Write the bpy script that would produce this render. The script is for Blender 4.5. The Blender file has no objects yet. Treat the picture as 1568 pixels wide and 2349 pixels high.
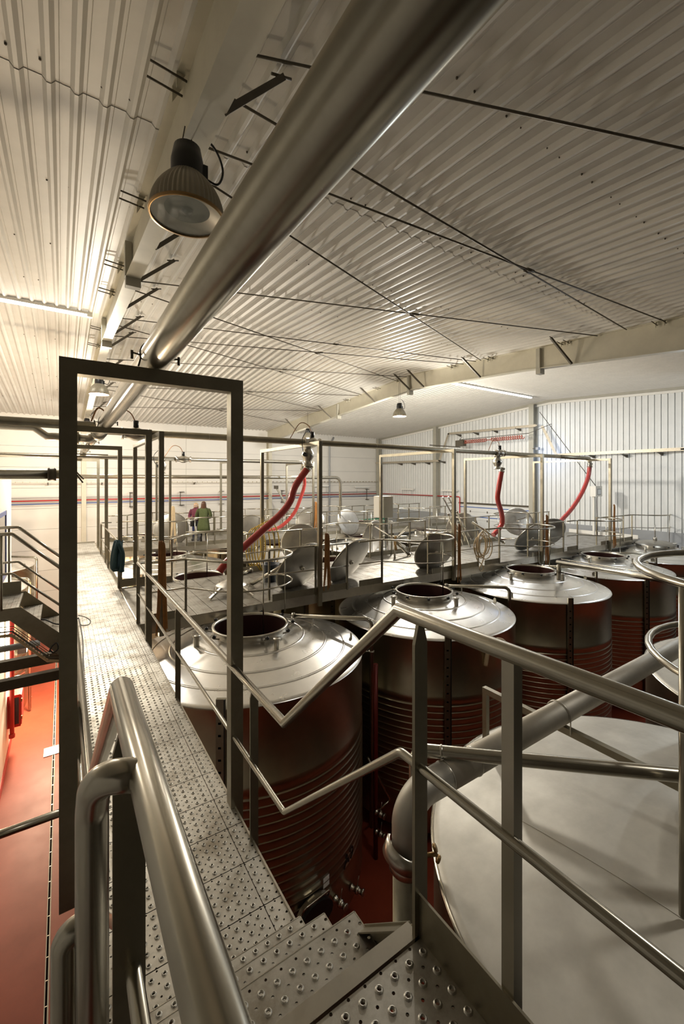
import bpy, bmesh, math, random
from mathutils import Vector, Matrix
random.seed(7)
PI = math.pi
CZ = 7.2                     # camera height above the cellar floor; all coordinates below are relative to the camera
F, CX, HZ = 968.0, 784.0, 1102.0
YAW = math.atan(642 / 968.0)
SY, CY = math.sin(YAW), math.cos(YAW)
scene = bpy.context.scene
COL = scene.collection

# ------------------------------------------------------------------ camera
cam = bpy.data.cameras.new('camera')
cam.sensor_fit = 'HORIZONTAL'; cam.sensor_width = 36.0
cam.lens = F / 1568 * 36.0
cam.shift_y = -(1174.5 - HZ) / 1568
cam.clip_start = 0.02; cam.clip_end = 200
camo = bpy.data.objects.new('camera', cam); COL.objects.link(camo)
camo.location = (0, 0, CZ); camo.rotation_euler = (PI / 2, 0, -YAW)
scene.camera = camo
# ------------------------------------------------------------------ world, exposure
w = bpy.data.worlds.new('world'); scene.world = w; w.use_nodes = True
w.node_tree.nodes['Background'].inputs[0].default_value = (0.9, 0.85, 0.75, 1)
w.node_tree.nodes['Background'].inputs[1].default_value = 0.02
scene.view_settings.view_transform = 'Standard'; scene.view_settings.look = 'None'
scene.view_settings.exposure = 0.2; scene.view_settings.gamma = 1.0
scene.view_settings.use_curve_mapping = False
# ------------------------------------------------------------------ lamps of the hall, some unseen and added for their light
def lamp(kind, loc, power, color, size=0.3, rot=(0, 0, 0), size_y=None):
    l = bpy.data.lights.new('lamp_light', kind); l.energy = power; l.color = color
    if kind == 'AREA':
        l.size = size
        if size_y: l.shape = 'RECTANGLE'; l.size_y = size_y
    else: l.shadow_soft_size = size
    o = bpy.data.objects.new('lamp_light', l); COL.objects.link(o)
    o.location = (loc[0], loc[1], loc[2] + CZ); o.rotation_euler = rot
    return o
WARM = (1.0, 0.90, 0.75); NEUT = (1.0, 0.94, 0.84); COOL = (0.80, 0.90, 1.0)
LAMPS = [(0.95, 14.9, 2.95, 950, WARM), (0.95, 22.5, 2.6, 750, WARM), (11.6, 13.2, 2.95, 1900, NEUT),  # second lamp is assumed, for the bright far end
         (11.6, 21.0, 2.7, 450, NEUT), (14.0, 2.6, 2.6, 30, NEUT), (17.4, 5.1, 2.3, 240, COOL), (-6.0, 18.0, 2.6, 600, WARM), (4.7, 0.1, 2.9, 0, NEUT)]  # all added for their light, faint and COOL ones out of view; last assumed
for (x, y, z, p, c) in LAMPS:
    if p: lamp('POINT', (x, y, z - 0.42), p, c, 0.2)
sl = lamp('SPOT', (4.7, 0.1, 2.48), 150, NEUT, 0.16); sl.data.spot_size = 2.0; sl.data.spot_blend = 0.4  # lamp out of view, assumed from pipe shadows on the satin tank
lamp('AREA', (0.0, 12.85, 4.15), 60, (1, 0.97, 0.9), 1.5, (0, 0, 0), 0.1)
lamp('AREA', (17.0, 12.8, 4.15), 160, (0.9, 0.95, 1.0), 7.0, (0, 0, 0), 0.1)
lamp('POINT', (21.2, 12.7, 1.2), 14, (0.12, 0.38, 1.0), 0.08)  # blue light added to tint the ribbed wall, no known lamp there
lamp('POINT', (-0.45, 15.6, -4.6), 1400, (1.0, 0.80, 0.55), 0.25)  # warm light added for the floor, from an assumed unseen lamp

# ------------------------------------------------------------------ materials
MATS = {}
def mat(name, col, metal=0.0, rough=0.5, noise=0.0, nscale=8.0, bump=0.0, bscale=60.0, spec=0.5, stretch=None, emit=0, col2=None, aniso=0.0, rnoise=0.0, trans=0.0, coat=0.0, alpha=1.0):
    m = bpy.data.materials.new(name); m.use_nodes = True; MATS[name] = m
    nt = m.node_tree; b = nt.nodes['Principled BSDF']
    b.inputs['Base Color'].default_value = (*col, 1); b.inputs['Metallic'].default_value = metal
    b.inputs['Roughness'].default_value = rough; b.inputs['Specular IOR Level'].default_value = spec
    if aniso: b.inputs['Anisotropic'].default_value = aniso
    if coat: b.inputs['Coat Weight'].default_value = coat; b.inputs['Coat Roughness'].default_value = 0.12
    if trans: b.inputs['Transmission Weight'].default_value = trans
    if alpha < 1: b.inputs['Alpha'].default_value = alpha
    if emit:
        b.inputs['Emission Color'].default_value = (*col, 1); b.inputs['Emission Strength'].default_value = emit
    if noise or bump or rnoise:
        tc = nt.nodes.new('ShaderNodeTexCoord'); mp = nt.nodes.new('ShaderNodeMapping')
        nt.links.new(tc.outputs['Object'], mp.inputs[0])
        if stretch: mp.inputs['Scale'].default_value = stretch
    if noise or rnoise:
        n = nt.nodes.new('ShaderNodeTexNoise'); n.inputs['Scale'].default_value = nscale
        n.inputs['Detail'].default_value = 5; n.inputs['Roughness'].default_value = 0.65
        nt.links.new(mp.outputs[0], n.inputs['Vector'])
    if noise:
        mx = nt.nodes.new('ShaderNodeMix'); mx.data_type = 'RGBA'
        rp = nt.nodes.new('ShaderNodeValToRGB'); rp.color_ramp.elements[0].position = 0.35; rp.color_ramp.elements[1].position = 0.7
        nt.links.new(n.outputs['Fac'], rp.inputs[0]); nt.links.new(rp.outputs[0], mx.inputs[0])
        c2 = col2 or tuple(max(0, c * (1 - noise)) for c in col)
        mx.inputs[6].default_value = (*col, 1); mx.inputs[7].default_value = (*c2, 1)
        nt.links.new(mx.outputs[2], b.inputs['Base Color'])
    if rnoise:
        mr = nt.nodes.new('ShaderNodeMapRange'); mr.inputs['To Min'].default_value = max(0.02, rough - rnoise); mr.inputs['To Max'].default_value = rough + rnoise
        nt.links.new(n.outputs['Fac'], mr.inputs['Value']); nt.links.new(mr.outputs[0], b.inputs['Roughness'])
    if bump:
        n2 = nt.nodes.new('ShaderNodeTexNoise'); n2.inputs['Scale'].default_value = bscale; n2.inputs['Detail'].default_value = 3
        nt.links.new(mp.outputs[0], n2.inputs['Vector'])
        bp = nt.nodes.new('ShaderNodeBump'); bp.inputs['Strength'].default_value = bump; bp.inputs['Distance'].default_value = 0.01
        nt.links.new(n2.outputs['Fac'], bp.inputs['Height']); nt.links.new(bp.outputs[0], b.inputs['Normal'])
    return m
mat('steel', (0.60, 0.57, 0.50), 1, 0.30, 0.12, 7, rnoise=0.07)
mat('steel_tube', (0.50, 0.47, 0.395), 1, 0.25, 0.10, 9, rnoise=0.06)
mat('steel_flat', (0.36, 0.33, 0.255), 1, 0.40, 0.2, 5, rnoise=0.08)
mat('dimple_steel', (0.44, 0.42, 0.37), 1, 0.42)
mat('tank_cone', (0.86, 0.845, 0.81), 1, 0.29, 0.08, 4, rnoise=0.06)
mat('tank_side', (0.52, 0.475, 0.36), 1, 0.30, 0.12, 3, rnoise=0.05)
mat('tank_satin', (0.60, 0.575, 0.515), 1, 0.56, 0.20, 2.2, rnoise=0.08)
mat('lid_steel', (0.46, 0.44, 0.40), 1, 0.36, 0.25, 2.5, rnoise=0.08)
mat('ceiling_sheet', (0.62, 0.60, 0.55), 0, 0.45, 0.08, 2.2, 0, spec=0.35)
mat('gable_sheet', (0.80, 0.81, 0.79), 0, 0.42, 0.06, 2.0, 0, spec=0.35)
mat('wall_panel', (0.78, 0.755, 0.70), 0, 0.5, 0.04, 1.0)
mat('wall_dark', (0.05, 0.043, 0.03), 0, 0.6, 0.2, 1.0)
mat('rafter_paint', (0.60, 0.565, 0.455), 0, 0.5, 0.10, 3.0)
mat('dark_steel', (0.10, 0.085, 0.06), 0.3, 0.5, 0.2, 20)
mat('column_paint', (0.42, 0.40, 0.33), 0, 0.5, 0.1, 4)
mat('groove', (0.06, 0.06, 0.055), 0, 0.6)
mat('floor_red', (0.30, 0.055, 0.027), 0, 0.5, 0.22, 1.3, 0.03, 25, spec=0.2, rnoise=0.08)
mat('concrete', (0.55, 0.52, 0.46), 0, 0.75, 0.15, 5)
mat('black_plastic', (0.012, 0.012, 0.012), 0, 0.4)
mat('black_void', (0.004, 0.003, 0.003), 0, 0.9, spec=0.0)
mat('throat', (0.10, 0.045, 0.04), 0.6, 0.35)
mat('wine', (0.02, 0.002, 0.004), 0, 0.12)
mat('red_hose', (0.47, 0.045, 0.035), 0, 0.34, 0.2, 6, 0, coat=0.3)
mat('red_paint', (0.52, 0.03, 0.025), 0, 0.4)
mat('red_reflect_steel', (0.16, 0.015, 0.012), 0.3, 0.35)  # steel pipe with the red floor's reflection put into its colour
mat('orange_hose', (0.36, 0.15, 0.035), 0, 0.4, 0.3, 10)
mat('yellow_hose', (0.62, 0.42, 0.05), 0, 0.4)
mat('beige_hose', (0.66, 0.52, 0.33), 0, 0.45, 0.15, 20)
mat('blue_paint', (0.05, 0.13, 0.42), 0, 0.4)
mat('grey_paint', (0.36, 0.37, 0.38), 0, 0.45)
mat('green_paint', (0.02, 0.25, 0.13), 0, 0.5)
mat('white_paint', (0.82, 0.80, 0.74), 0, 0.45)
mat('tray', (0.58, 0.52, 0.41), 0.6, 0.45, 0.3, 30)
mat('coil_cable', (0.42, 0.10, 0.06), 0, 0.45)
mat('bucket_blue', (0.008, 0.016, 0.028), 0, 0.35)
mat('cloth_teal', (0.012, 0.045, 0.055), 0, 0.85, 0.4, 30)
mat('coat_green', (0.10, 0.125, 0.045), 0, 0.85, 0.3, 20)
mat('coat_maroon', (0.16, 0.035, 0.06), 0, 0.85)
mat('jeans', (0.04, 0.05, 0.15), 0, 0.85)
mat('skin', (0.55, 0.38, 0.28), 0, 0.5)
mat('hair', (0.11, 0.045, 0.02), 0, 0.5, 0.3, 40)
mat('hair_blond', (0.45, 0.30, 0.16), 0, 0.5)
mat('boots', (0.02, 0.018, 0.018), 0, 0.4)
mat('sign_paper', (0.85, 0.84, 0.82), 0, 0.6)
mat('ink', (0.01, 0.008, 0.008), 0, 0.5)
mat('screen', (0.85, 0.88, 0.9), 0, 0.2)
mat('frame_blue', (0.10, 0.13, 0.30), 0, 0.4)
mat('tube_light', (1.0, 0.97, 0.93), emit=9)
mat('lamp_glass_lit', (1.0, 0.95, 0.85), emit=7)
mat('lamp_shell', (0.34, 0.31, 0.24), 0.3, 0.35, 0.1, 6)
mat('glass_pane', (0.62, 0.68, 0.64), 0, 0.04, spec=0.8, alpha=0.35)
mat('glass_dark', (0.05, 0.06, 0.075), 0, 0.08, spec=0.7)
mat('brass', (0.34, 0.22, 0.10), 1, 0.4)
mat('reflector_grey', (0.10, 0.115, 0.095), 0, 0.35)

def perforated(name, col, pitch=0.064, hole=0.0062, small=0.0046, bumpy=False):
    """stainless sheet with punched holes: transparent where the punch went through (object coordinates)."""
    m = bpy.data.materials.new(name); m.use_nodes = True; MATS[name] = m
    nt = m.node_tree; N = nt.nodes; L = nt.links; b = N['Principled BSDF']; out = N['Material Output']
    b.inputs['Metallic'].default_value = 1.0; b.inputs['Roughness'].default_value = 0.36
    tc = N.new('ShaderNodeTexCoord'); sp = N.new('ShaderNodeSeparateXYZ'); L.new(tc.outputs['Object'], sp.inputs[0])
    def M(op, a, c=None):
        n = N.new('ShaderNodeMath'); n.operation = op
        for i, v in enumerate((a, c)):
            if v is None: continue
            if isinstance(v, (int, float)): n.inputs[i].default_value = v
            else: L.new(v, n.inputs[i])
        return n.outputs[0]
    def dist(off):
        r = []
        for ax in ('X', 'Y'):
            f = M('FRACT', M('ADD', M('DIVIDE', sp.outputs[ax], pitch), off))
            r.append(M('MULTIPLY', M('SUBTRACT', f, 0.5), pitch))
        return M('SQRT', M('ADD', M('MULTIPLY', r[0], r[0]), M('MULTIPLY', r[1], r[1])))
    d1 = dist(0.0); d2 = dist(0.5)
    mask = M('MAXIMUM', M('LESS_THAN', d1, hole), M('LESS_THAN', d2, small))
    tr = N.new('ShaderNodeBsdfTransparent'); ms = N.new('ShaderNodeMixShader')
    L.new(mask, ms.inputs[0]); L.new(b.outputs[0], ms.inputs[1]); L.new(tr.outputs[0], ms.inputs[2]); L.new(ms.outputs[0], out.inputs['Surface'])
    geo = N.new('ShaderNodeNewGeometry')
    n = N.new('ShaderNodeTexNoise'); n.inputs['Scale'].default_value = 3.5; n.inputs['Detail'].default_value = 8; n.inputs['Roughness'].default_value = 0.7
    L.new(geo.outputs['Position'], n.inputs['Vector'])
    rp = N.new('ShaderNodeValToRGB'); rp.color_ramp.elements[0].position = 0.42; rp.color_ramp.elements[1].position = 0.68
    rp.color_ramp.elements[0].color = (*col, 1); rp.color_ramp.elements[1].color = (col[0] * 0.52, col[1] * 0.48, col[2] * 0.42, 1)
    L.new(n.outputs['Fac'], rp.inputs[0]); L.new(rp.outputs[0], b.inputs['Base Color'])
    mr = N.new('ShaderNodeMapRange'); mr.inputs['To Min'].default_value = 0.34; mr.inputs['To Max'].default_value = 0.62
    L.new(n.outputs['Fac'], mr.inputs['Value']); L.new(mr.outputs[0], b.inputs['Roughness'])
    if bumpy:
        h = M('MAXIMUM', M('SUBTRACT', 0.013, d1), 0.0)
        bp = N.new('ShaderNodeBump'); bp.inputs['Strength'].default_value = 0.8; bp.inputs['Distance'].default_value = 0.6
        L.new(h, bp.inputs['Height']); L.new(bp.outputs[0], b.inputs['Normal'])
    return m
perforated('tread_plate', (0.52, 0.50, 0.45), hole=0.0072, small=0.0052)
perforated('deck_plate', (0.44, 0.425, 0.39), hole=0.0085, small=0.006, bumpy=True)

# ------------------------------------------------------------------ mesh helpers
V = Vector
class MB:
    def __init__(s): s.v = []; s.f = []; s.sm = []
    def face(s, idx, sm=False): s.f.append(tuple(idx)); s.sm.append(sm)
    def add(s, vs): n = len(s.v); s.v += [V(p) for p in vs]; return n
    def box(s, x0, x1, y0, y1, z0, z1):
        if x0 > x1: x0, x1 = x1, x0
        if y0 > y1: y0, y1 = y1, y0
        if z0 > z1: z0, z1 = z1, z0
        n = s.add([(x0, y0, z0), (x1, y0, z0), (x1, y1, z0), (x0, y1, z0), (x0, y0, z1), (x1, y0, z1), (x1, y1, z1), (x0, y1, z1)])
        for q in ((0, 3, 2, 1), (4, 5, 6, 7), (0, 1, 5, 4), (1, 2, 6, 5), (2, 3, 7, 6), (3, 0, 4, 7)): s.face([n + i for i in q])
        return s
    def beam(s, p0, p1, wd, ht, up=(0, 0, 1)):
        p0, p1, up = V(p0), V(p1), V(up); d = (p1 - p0).normalized(); a = d.cross(up)
        if a.length < 1e-6: a = d.cross(V((1, 0, 0)))
        a.normalize(); b = a.cross(d).normalized(); a *= wd / 2; b *= ht / 2
        n = s.add([p + q for p in (p0, p1) for q in (-a - b, a - b, a + b, -a + b)])
        for q in ((0, 1, 2, 3), (7, 6, 5, 4), (0, 4, 5, 1), (1, 5, 6, 2), (2, 6, 7, 3), (3, 7, 4, 0)): s.face([n + i for i in q])
        return s
    def prism(s, pts, d):
        """polygon pts (3d) extruded by vector d"""
        d = V(d); k = len(pts); n = s.add([V(p) for p in pts] + [V(p) + d for p in pts])
        s.face([n + i for i in range(k)][::-1]); s.face([n + k + i for i in range(k)])
        for i in range(k): j = (i + 1) % k; s.face([n + i, n + j, n + k + j, n + k + i])
        return s
    def sweep(s, path, r, seg=10, closed=False, caps=True):
        P = [V(p) for p in path]; k = len(P); rad = r if isinstance(r, (list, tuple)) else [r] * k
        tan = []
        for i in range(k):
            if closed: a, b = P[i - 1], P[(i + 1) % k]
            else: a, b = P[max(0, i - 1)], P[min(k - 1, i + 1)]
            d0 = (P[i] - a); d1 = (b - P[i])
            t = (d0.normalized() if d0.length > 1e-9 else V((0, 0, 0))) + (d1.normalized() if d1.length > 1e-9 else V((0, 0, 0)))
            if t.length < 1e-6: t = d1
            tan.append(t.normalized())
        u = tan[0].orthogonal().normalized(); base = len(s.v)
        for i in range(k):
            u = (u - tan[i] * u.dot(tan[i])).normalized(); w_ = tan[i].cross(u)
            m = 1.0
            if 0 < i < k - 1 and not closed:
                c = (P[i] - P[i - 1]).normalized().dot(tan[i]); m = 1.0
                if c > 0.3: m = 1.0 / c
                # widen only in the bend plane
                bn = (P[i] - P[i - 1]).cross(P[i + 1] - P[i])
            for j in range(seg):
                a = 2 * PI * j / seg; off = u * math.cos(a) * rad[i] + w_ * math.sin(a) * rad[i]
                if m > 1.001 and bn.length > 1e-9:
                    q = tan[i].cross(bn).normalized(); off += q * off.dot(q) * (min(m, 2.2) - 1)
                s.v.append(P[i] + off)
        n = k if closed else k - 1
        for i in range(n):
            i2 = (i + 1) % k
            for j in range(seg):
                j2 = (j + 1) % seg
                s.face([base + i * seg + j, base + i * seg + j2, base + i2 * seg + j2, base + i2 * seg + j], True)
        if caps and not closed:
            s.face([base + j for j in range(seg)][::-1]); s.face([base + (k - 1) * seg + j for j in range(seg)])
        return s
    def cyl(s, p0, p1, r, seg=12): return s.sweep([p0, p1], r, seg)
    def lathe(s, prof, c=(0, 0, 0), seg=48, axis=None, a0=0.0, a1=2 * PI, smooth=True, cap=False):
        """prof: (radius, height) list, revolved about z at c, or about a given axis direction"""
        c = V(c); full = abs(a1 - a0 - 2 * PI) < 1e-6; n = seg if full else seg + 1
        R = V((0, 0, 1)).rotation_difference(V(axis)).to_matrix() if axis else Matrix.Identity(3)
        base = len(s.v)
        for (r, h) in prof:
            for j in range(n):
                a = a0 + (a1 - a0) * j / seg
                s.v.append(c + R @ V((r * math.cos(a), r * math.sin(a), h)))
        for i in range(len(prof) - 1):
            for j in range(seg):
                j2 = (j + 1) % n
                s.face([base + i * n + j, base + i * n + j2, base + (i + 1) * n + j2, base + (i + 1) * n + j], smooth)
        if cap:
            s.face([base + j for j in range(n)][::-1]); s.face([base + (len(prof) - 1) * n + j for j in range(n)])
        return s
    def loft(s, rings, smooth=True, cap=True):
        k = len(rings[0]); base = len(s.v)
        for r in rings: s.v += [V(p) for p in r]
        for i in range(len(rings) - 1):
            for j in range(k):
                j2 = (j + 1) % k
                s.face([base + i * k + j, base + i * k + j2, base + (i + 1) * k + j2, base + (i + 1) * k + j], smooth)
        if cap:
            s.face([base + j for j in range(k)][::-1]); s.face([base + (len(rings) - 1) * k + j for j in range(k)])
        return s
    def mesh(s, name, off, m):
        me = bpy.data.meshes.new(name); o = V(off)
        me.from_pydata([tuple(p - o) for p in s.v], [], s.f)
        me.polygons.foreach_set('use_smooth', s.sm); me.update()
        if m: me.materials.append(MATS[m])
        return me
def link(name, me, loc=(0, 0, 0), parent=None):
    o = bpy.data.objects.new(name, me); COL.objects.link(o); o.location = loc
    if parent: o.parent = parent
    return o
def tag(o, label=None, cat=None, group=None, kind=None):
    if label: o['label'] = label
    if cat: o['category'] = cat
    if group: o['group'] = group
    if kind: o['kind'] = kind
    return o
class T:
    """a thing: an Empty at its base that parents its parts"""
    def __init__(s, name, loc, label=None, cat=None, group=None, kind=None):
        s.loc = V(loc); s.o = bpy.data.objects.new(name, None); COL.objects.link(s.o)
        s.o.empty_display_size = 0.1
        s.o.location = (loc[0], loc[1], loc[2] + CZ); tag(s.o, label, cat, group, kind)
    def part(s, name, mb, m, parent=None, label=None, kind=None):
        o = link(name, mb.mesh(name, s.loc, m), (0, 0, 0), parent or s.o)
        if label: o['label'] = label
        if kind: o['kind'] = kind
        return o
def solo(name, mb, m, label=None, cat=None, group=None, kind=None):
    xs = [p.x for p in mb.v]; ys = [p.y for p in mb.v]; zs = [p.z for p in mb.v]
    off = V(((min(xs) + max(xs)) / 2, (min(ys) + max(ys)) / 2, min(zs)))
    o = link(name, mb.mesh(name, off, m), (off.x, off.y, off.z + CZ))
    return tag(o, label, cat, group, kind)
def dup(root, d, label=None, group=None, rotz=None):
    """copy of a thing with copies of its parts and sub-parts, moved by d"""
    r = root.copy(); COL.objects.link(r); r.location = root.location + V(d)
    if rotz is not None: r.rotation_euler[2] = rotz
    if label: r['label'] = label
    if group: r['group'] = group
    for ch in list(root.children):
        c = ch.copy(); COL.objects.link(c); c.parent = r
        for g in list(ch.children):
            e = g.copy(); COL.objects.link(e); e.parent = c
    return r
def fillet(pts, r, n=6):
    """polyline with rounded corners"""
    P = [V(p) for p in pts]; out = [P[0]]
    for i in range(1, len(P) - 1):
        a, b, c = P[i - 1], P[i], P[i + 1]; u = (a - b).normalized(); v = (c - b).normalized()
        ang = u.angle(v)
        if ang > PI - 1e-3: out.append(b); continue
        rr = r[i - 1] if isinstance(r, (list, tuple)) else r
        t = min(rr / math.tan(ang / 2), (a - b).length * 0.49, (c - b).length * 0.49); rr = t * math.tan(ang / 2)
        cen = b + (u + v).normalized() * (rr / math.sin(ang / 2)); p0 = b + u * t; p1 = b + v * t
        e0 = p0 - cen; e1 = p1 - cen; th = e0.angle(e1); ax = e0.cross(e1).normalized()
        for k in range(n + 1): out.append(cen + Matrix.Rotation(th * k / n, 3, ax) @ e0)
    out.append(P[-1]); return out
def spline(pts, n=8):
    P = [V(p) for p in pts]; P = [P[0] * 2 - P[1]] + P + [P[-1] * 2 - P[-2]]; out = []
    for i in range(1, len(P) - 2):
        for k in range(n):
            t = k / n; a, b, c, d = P[i - 1:i + 3]
            out.append(0.5 * ((2 * b) + (c - a) * t + (2 * a - 5 * b + 4 * c - d) * t * t + (-a + 3 * b - 3 * c + d) * t ** 3))
    out.append(P[-2]); return out
def ray(u, v):                       # photograph pixel -> direction
    k = u - CX; return V((SY * F + CY * k, CY * F - SY * k, HZ - v))
def onz(u, v, z): d = ray(u, v); return d * (z / d.z)
def onx(u, v, x): d = ray(u, v); return d * (x / d.x)
def ony(u, v, y): d = ray(u, v); return d * (y / d.y)

FLOOR = -7.2; DECK = -2.55
RIDGE_Y, RIDGE_Z, SLOPE = 12.8, 4.40, 0.062
XG, YF, XL, YN = 22.0, 27.5, -10.0, -2.2
def zc(y): return RIDGE_Z - SLOPE * abs(RIDGE_Y - y)

# ================================================================== THE HALL
mb = MB().box(XL, XG + .3, YN - .3, YF + .3, FLOOR - 0.15, FLOOR)
solo('floor', mb, 'floor_red', kind='structure')
# --- ceiling: trapezoidal liner sheets, one metre wide, ribs hanging down
def rib_profile(n, pitch, rib=0.045, a=0.068, b=0.105, c=0.140, d=0.177):
    p = []
    for i in range(n):
        o = i * pitch
        p += [(o, 0), (o + a, 0), (o + b, -rib), (o + c, -rib), (o + d, 0)]
        p += [(o + 0.205, 0), (o + 0.2085, -0.006), (o + 0.212, 0)]
    p.append((n * pitch + .03, 0)); return p
ceil = T('ceiling', (6, 12.8, RIDGE_Z), kind='structure')
prof = rib_profile(4, 0.25); smooth0 = False
for k, (y0, y1, dz) in enumerate(((YN - .3, 5.1, 0.0), (5.1 - 0.1, RIDGE_Y, 0.006), (RIDGE_Y, 19.2 + 0.1, 0.006), (19.2, YF + .3, 0.0))):
    s = MB(); n = s.add([(x, y0, zc(y0) + z - dz) for x, z in prof] + [(x, y1, zc(y1) + z - dz) for x, z in prof])
    L_ = len(prof)
    for i in range(L_ - 1): s.face([n + i, n + L_ + i, n + L_ + i + 1, n + i + 1])
    me = s.mesh('roof_sheet', (0, 0, 0), 'ceiling_sheet')
    for x in range(int(XL), int(XG)):
        link('roof_sheet', me, V((x + 0.02 * (x % 2), 0, 0.003 * (x % 2))) - ceil.loc, ceil.o)
# screws on the liner sheets
s = MB()
for y in [0.6 + 2.1 * i for i in range(12)]:
    for i in range(-8, 60):
        if (i * 7 + int(y)) % 3 == 0: continue
        x = XL / 2 + i * 0.25 + 0.02 + 0.06; z = zc(y)
        s.lathe([(0.011, 0.006), (0.011, -0.012), (0.006, -0.018), (0.0001, -0.018)], (x, y, z), 6, smooth=False)
ceil.part('screws', s, 'dark_steel', kind='stuff')
# --- gable wall: ribbed sheets over a grey plinth wall
wr = T('wall_right', (XG, 12, FLOOR), kind='structure')
gp = []
for i in range(4):
    o = i * 0.25; gp += [(o, 0), (o + 0.10, 0), (o + 0.103, .004), (o + 0.106, 0), (o + 0.150, 0), (o + 0.153, .004), (o + 0.156, 0), (o + 0.214, 0), (o + 0.217, 0.09), (o + 0.247, 0.09)]
gp.append((1.0, 0))
for k in range(int(math.floor(YN)), int(YF) + 1):
    s = MB(); zb = -2.25
    def top(y): return zc(y) - 0.10
    pts = [(XG + x, k + y) for y, x in gp]
    if 14 <= k <= 18: zb = -1.45
    n = s.add([(x, y, zb) for x, y in pts] + [(x, y, top(y)) for x, y in pts]); L_ = len(pts)
    for i in range(L_ - 1): s.face([n + i, n + i + 1, n + L_ + i + 1, n + L_ + i])
    wr.part('wall_sheet', s, 'gable_sheet')
s = MB().box(XG - 0.04, XG + 0.2, YN, 14.0, FLOOR, -2.25).box(XG - 0.04, XG + 0.2, 19.0, YF, FLOOR, -2.25)
wr.part('plinth', s, 'grey_paint')
s = MB().box(XG + 0.10, XG + 0.2, YN, YF, -2.25, 4.4); wr.part('outer_skin', s, 'groove')
tr = MB().beam((XG - 0.06, YN, zc(YN) - 0.10), (XG - 0.06, RIDGE_Y, zc(RIDGE_Y) - 0.10), 0.10, 0.14).beam((XG - 0.06, RIDGE_Y, zc(RIDGE_Y) - 0.10), (XG - 0.06, YF, zc(YF) - 0.10), 0.10, 0.14)
solo('trim_1', tr, 'column_paint', kind='structure')
tr = MB().beam((XG - 0.05, YN, zc(YN) - 0.23), (XG - 0.05, RIDGE_Y, zc(RIDGE_Y) - 0.23), 0.05, 0.11).beam((XG - 0.05, RIDGE_Y, zc(RIDGE_Y) - 0.23), (XG - 0.05, YF, zc(YF) - 0.23), 0.05, 0.11)
solo('trim_2', tr, 'white_paint', kind='structure')
# sectional door in the gable
dr = T('door_1', (XG, 16.5, FLOOR), kind='structure')
for i in range(11):
    z0 = FLOOR + i * 0.52
    if z0 > -1.55: break
    dr.part('door_panel', MB().box(XG - 0.03, XG + 0.04, 14.0, 19.0, z0, min(z0 + 0.51, -1.5)), 'gable_sheet')
for z in (-1.75, -2.35): dr.part('blue_strip', MB().box(XG - 0.036, XG - 0.03, 14.0, 19.0, z, z + 0.05), 'blue_paint')
for y in (15.2, 16.8, 18.1):
    for z in (-2.05, -2.6): dr.part('hinge', MB().box(XG - 0.05, XG - 0.03, y, y + 0.06, z, z + 0.12), 'dark_steel')
dr.part('lintel', MB().box(XG - 0.10, XG, 13.95, 19.05, -1.52, -1.43), 'dark_steel')
# --- far eave wall: smooth sandwich panels
wb = T('wall_back', (6, YF, FLOOR), kind='structure')
zz = [FLOOR, -5.9, -4.8, -3.7, -2.6, -1.5, -0.4, 0.7, 1.8, 3.7]
xs = [XL, -4.5, 1.0, 6.5, 12.0, 17.0, XG]
for i in range(len(xs) - 1):
    for j in range(len(zz) - 1):
        wb.part('wall_panel', MB().box(xs[i] + .006, xs[i + 1] - .006, YF, YF + 0.1, zz[j] + .006, zz[j + 1] - .006), 'wall_panel')
wb.part('joint_backing', MB().box(XL, XG, YF + 0.05, YF + 0.2, FLOOR, 3.75), 'grey_paint')
wn = T('wall_front', (6, YN, FLOOR), kind='structure')
for i in range(len(xs) - 1):
    wn.part('wall_panel', MB().box(xs[i] + .005, xs[i + 1] - .005, YN - 0.15, YN, FLOOR, zc(YN)), 'wall_dark')
wl = T('wall_left', (XL, 12, FLOOR), kind='structure')
for k in range(6):
    y0 = YN + k * (YF - YN) / 6
    wl.part('wall_panel', MB().box(XL - 0.15, XL, y0 + .005, y0 + (YF - YN) / 6 - .005, FLOOR, 4.3), 'wall_panel')
# --- partition block on the left with a window looking onto the walkway
wo = T('wall_office', (-3, 6, FLOOR), kind='structure')
wo.part('wall_face', MB().box(XL, -1.17, YN, 14.8, FLOOR, 0.02), 'wall_panel')
wo.part('skirting', MB().box(-1.17, -1.155, YN, 14.8, FLOOR, FLOOR + 0.25), 'red_paint')
win = T('window_1', (-1.17, 12.6, -2.3), kind='structure')
win.part('window_frame', MB().box(-1.18, -1.15, 11.4, 11.5, -2.4, -0.75).box(-1.18, -1.15, 13.35, 13.45, -2.4, -0.75).box(-1.18, -1.15, 11.4, 13.45, -0.85, -0.75).box(-1.18, -1.15, 11.4, 13.45, -2.4, -2.3), 'frame_blue')
win.part('pane', MB().box(-1.175, -1.165, 11.5, 13.35, -2.3, -0.85), 'glass_dark')
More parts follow.
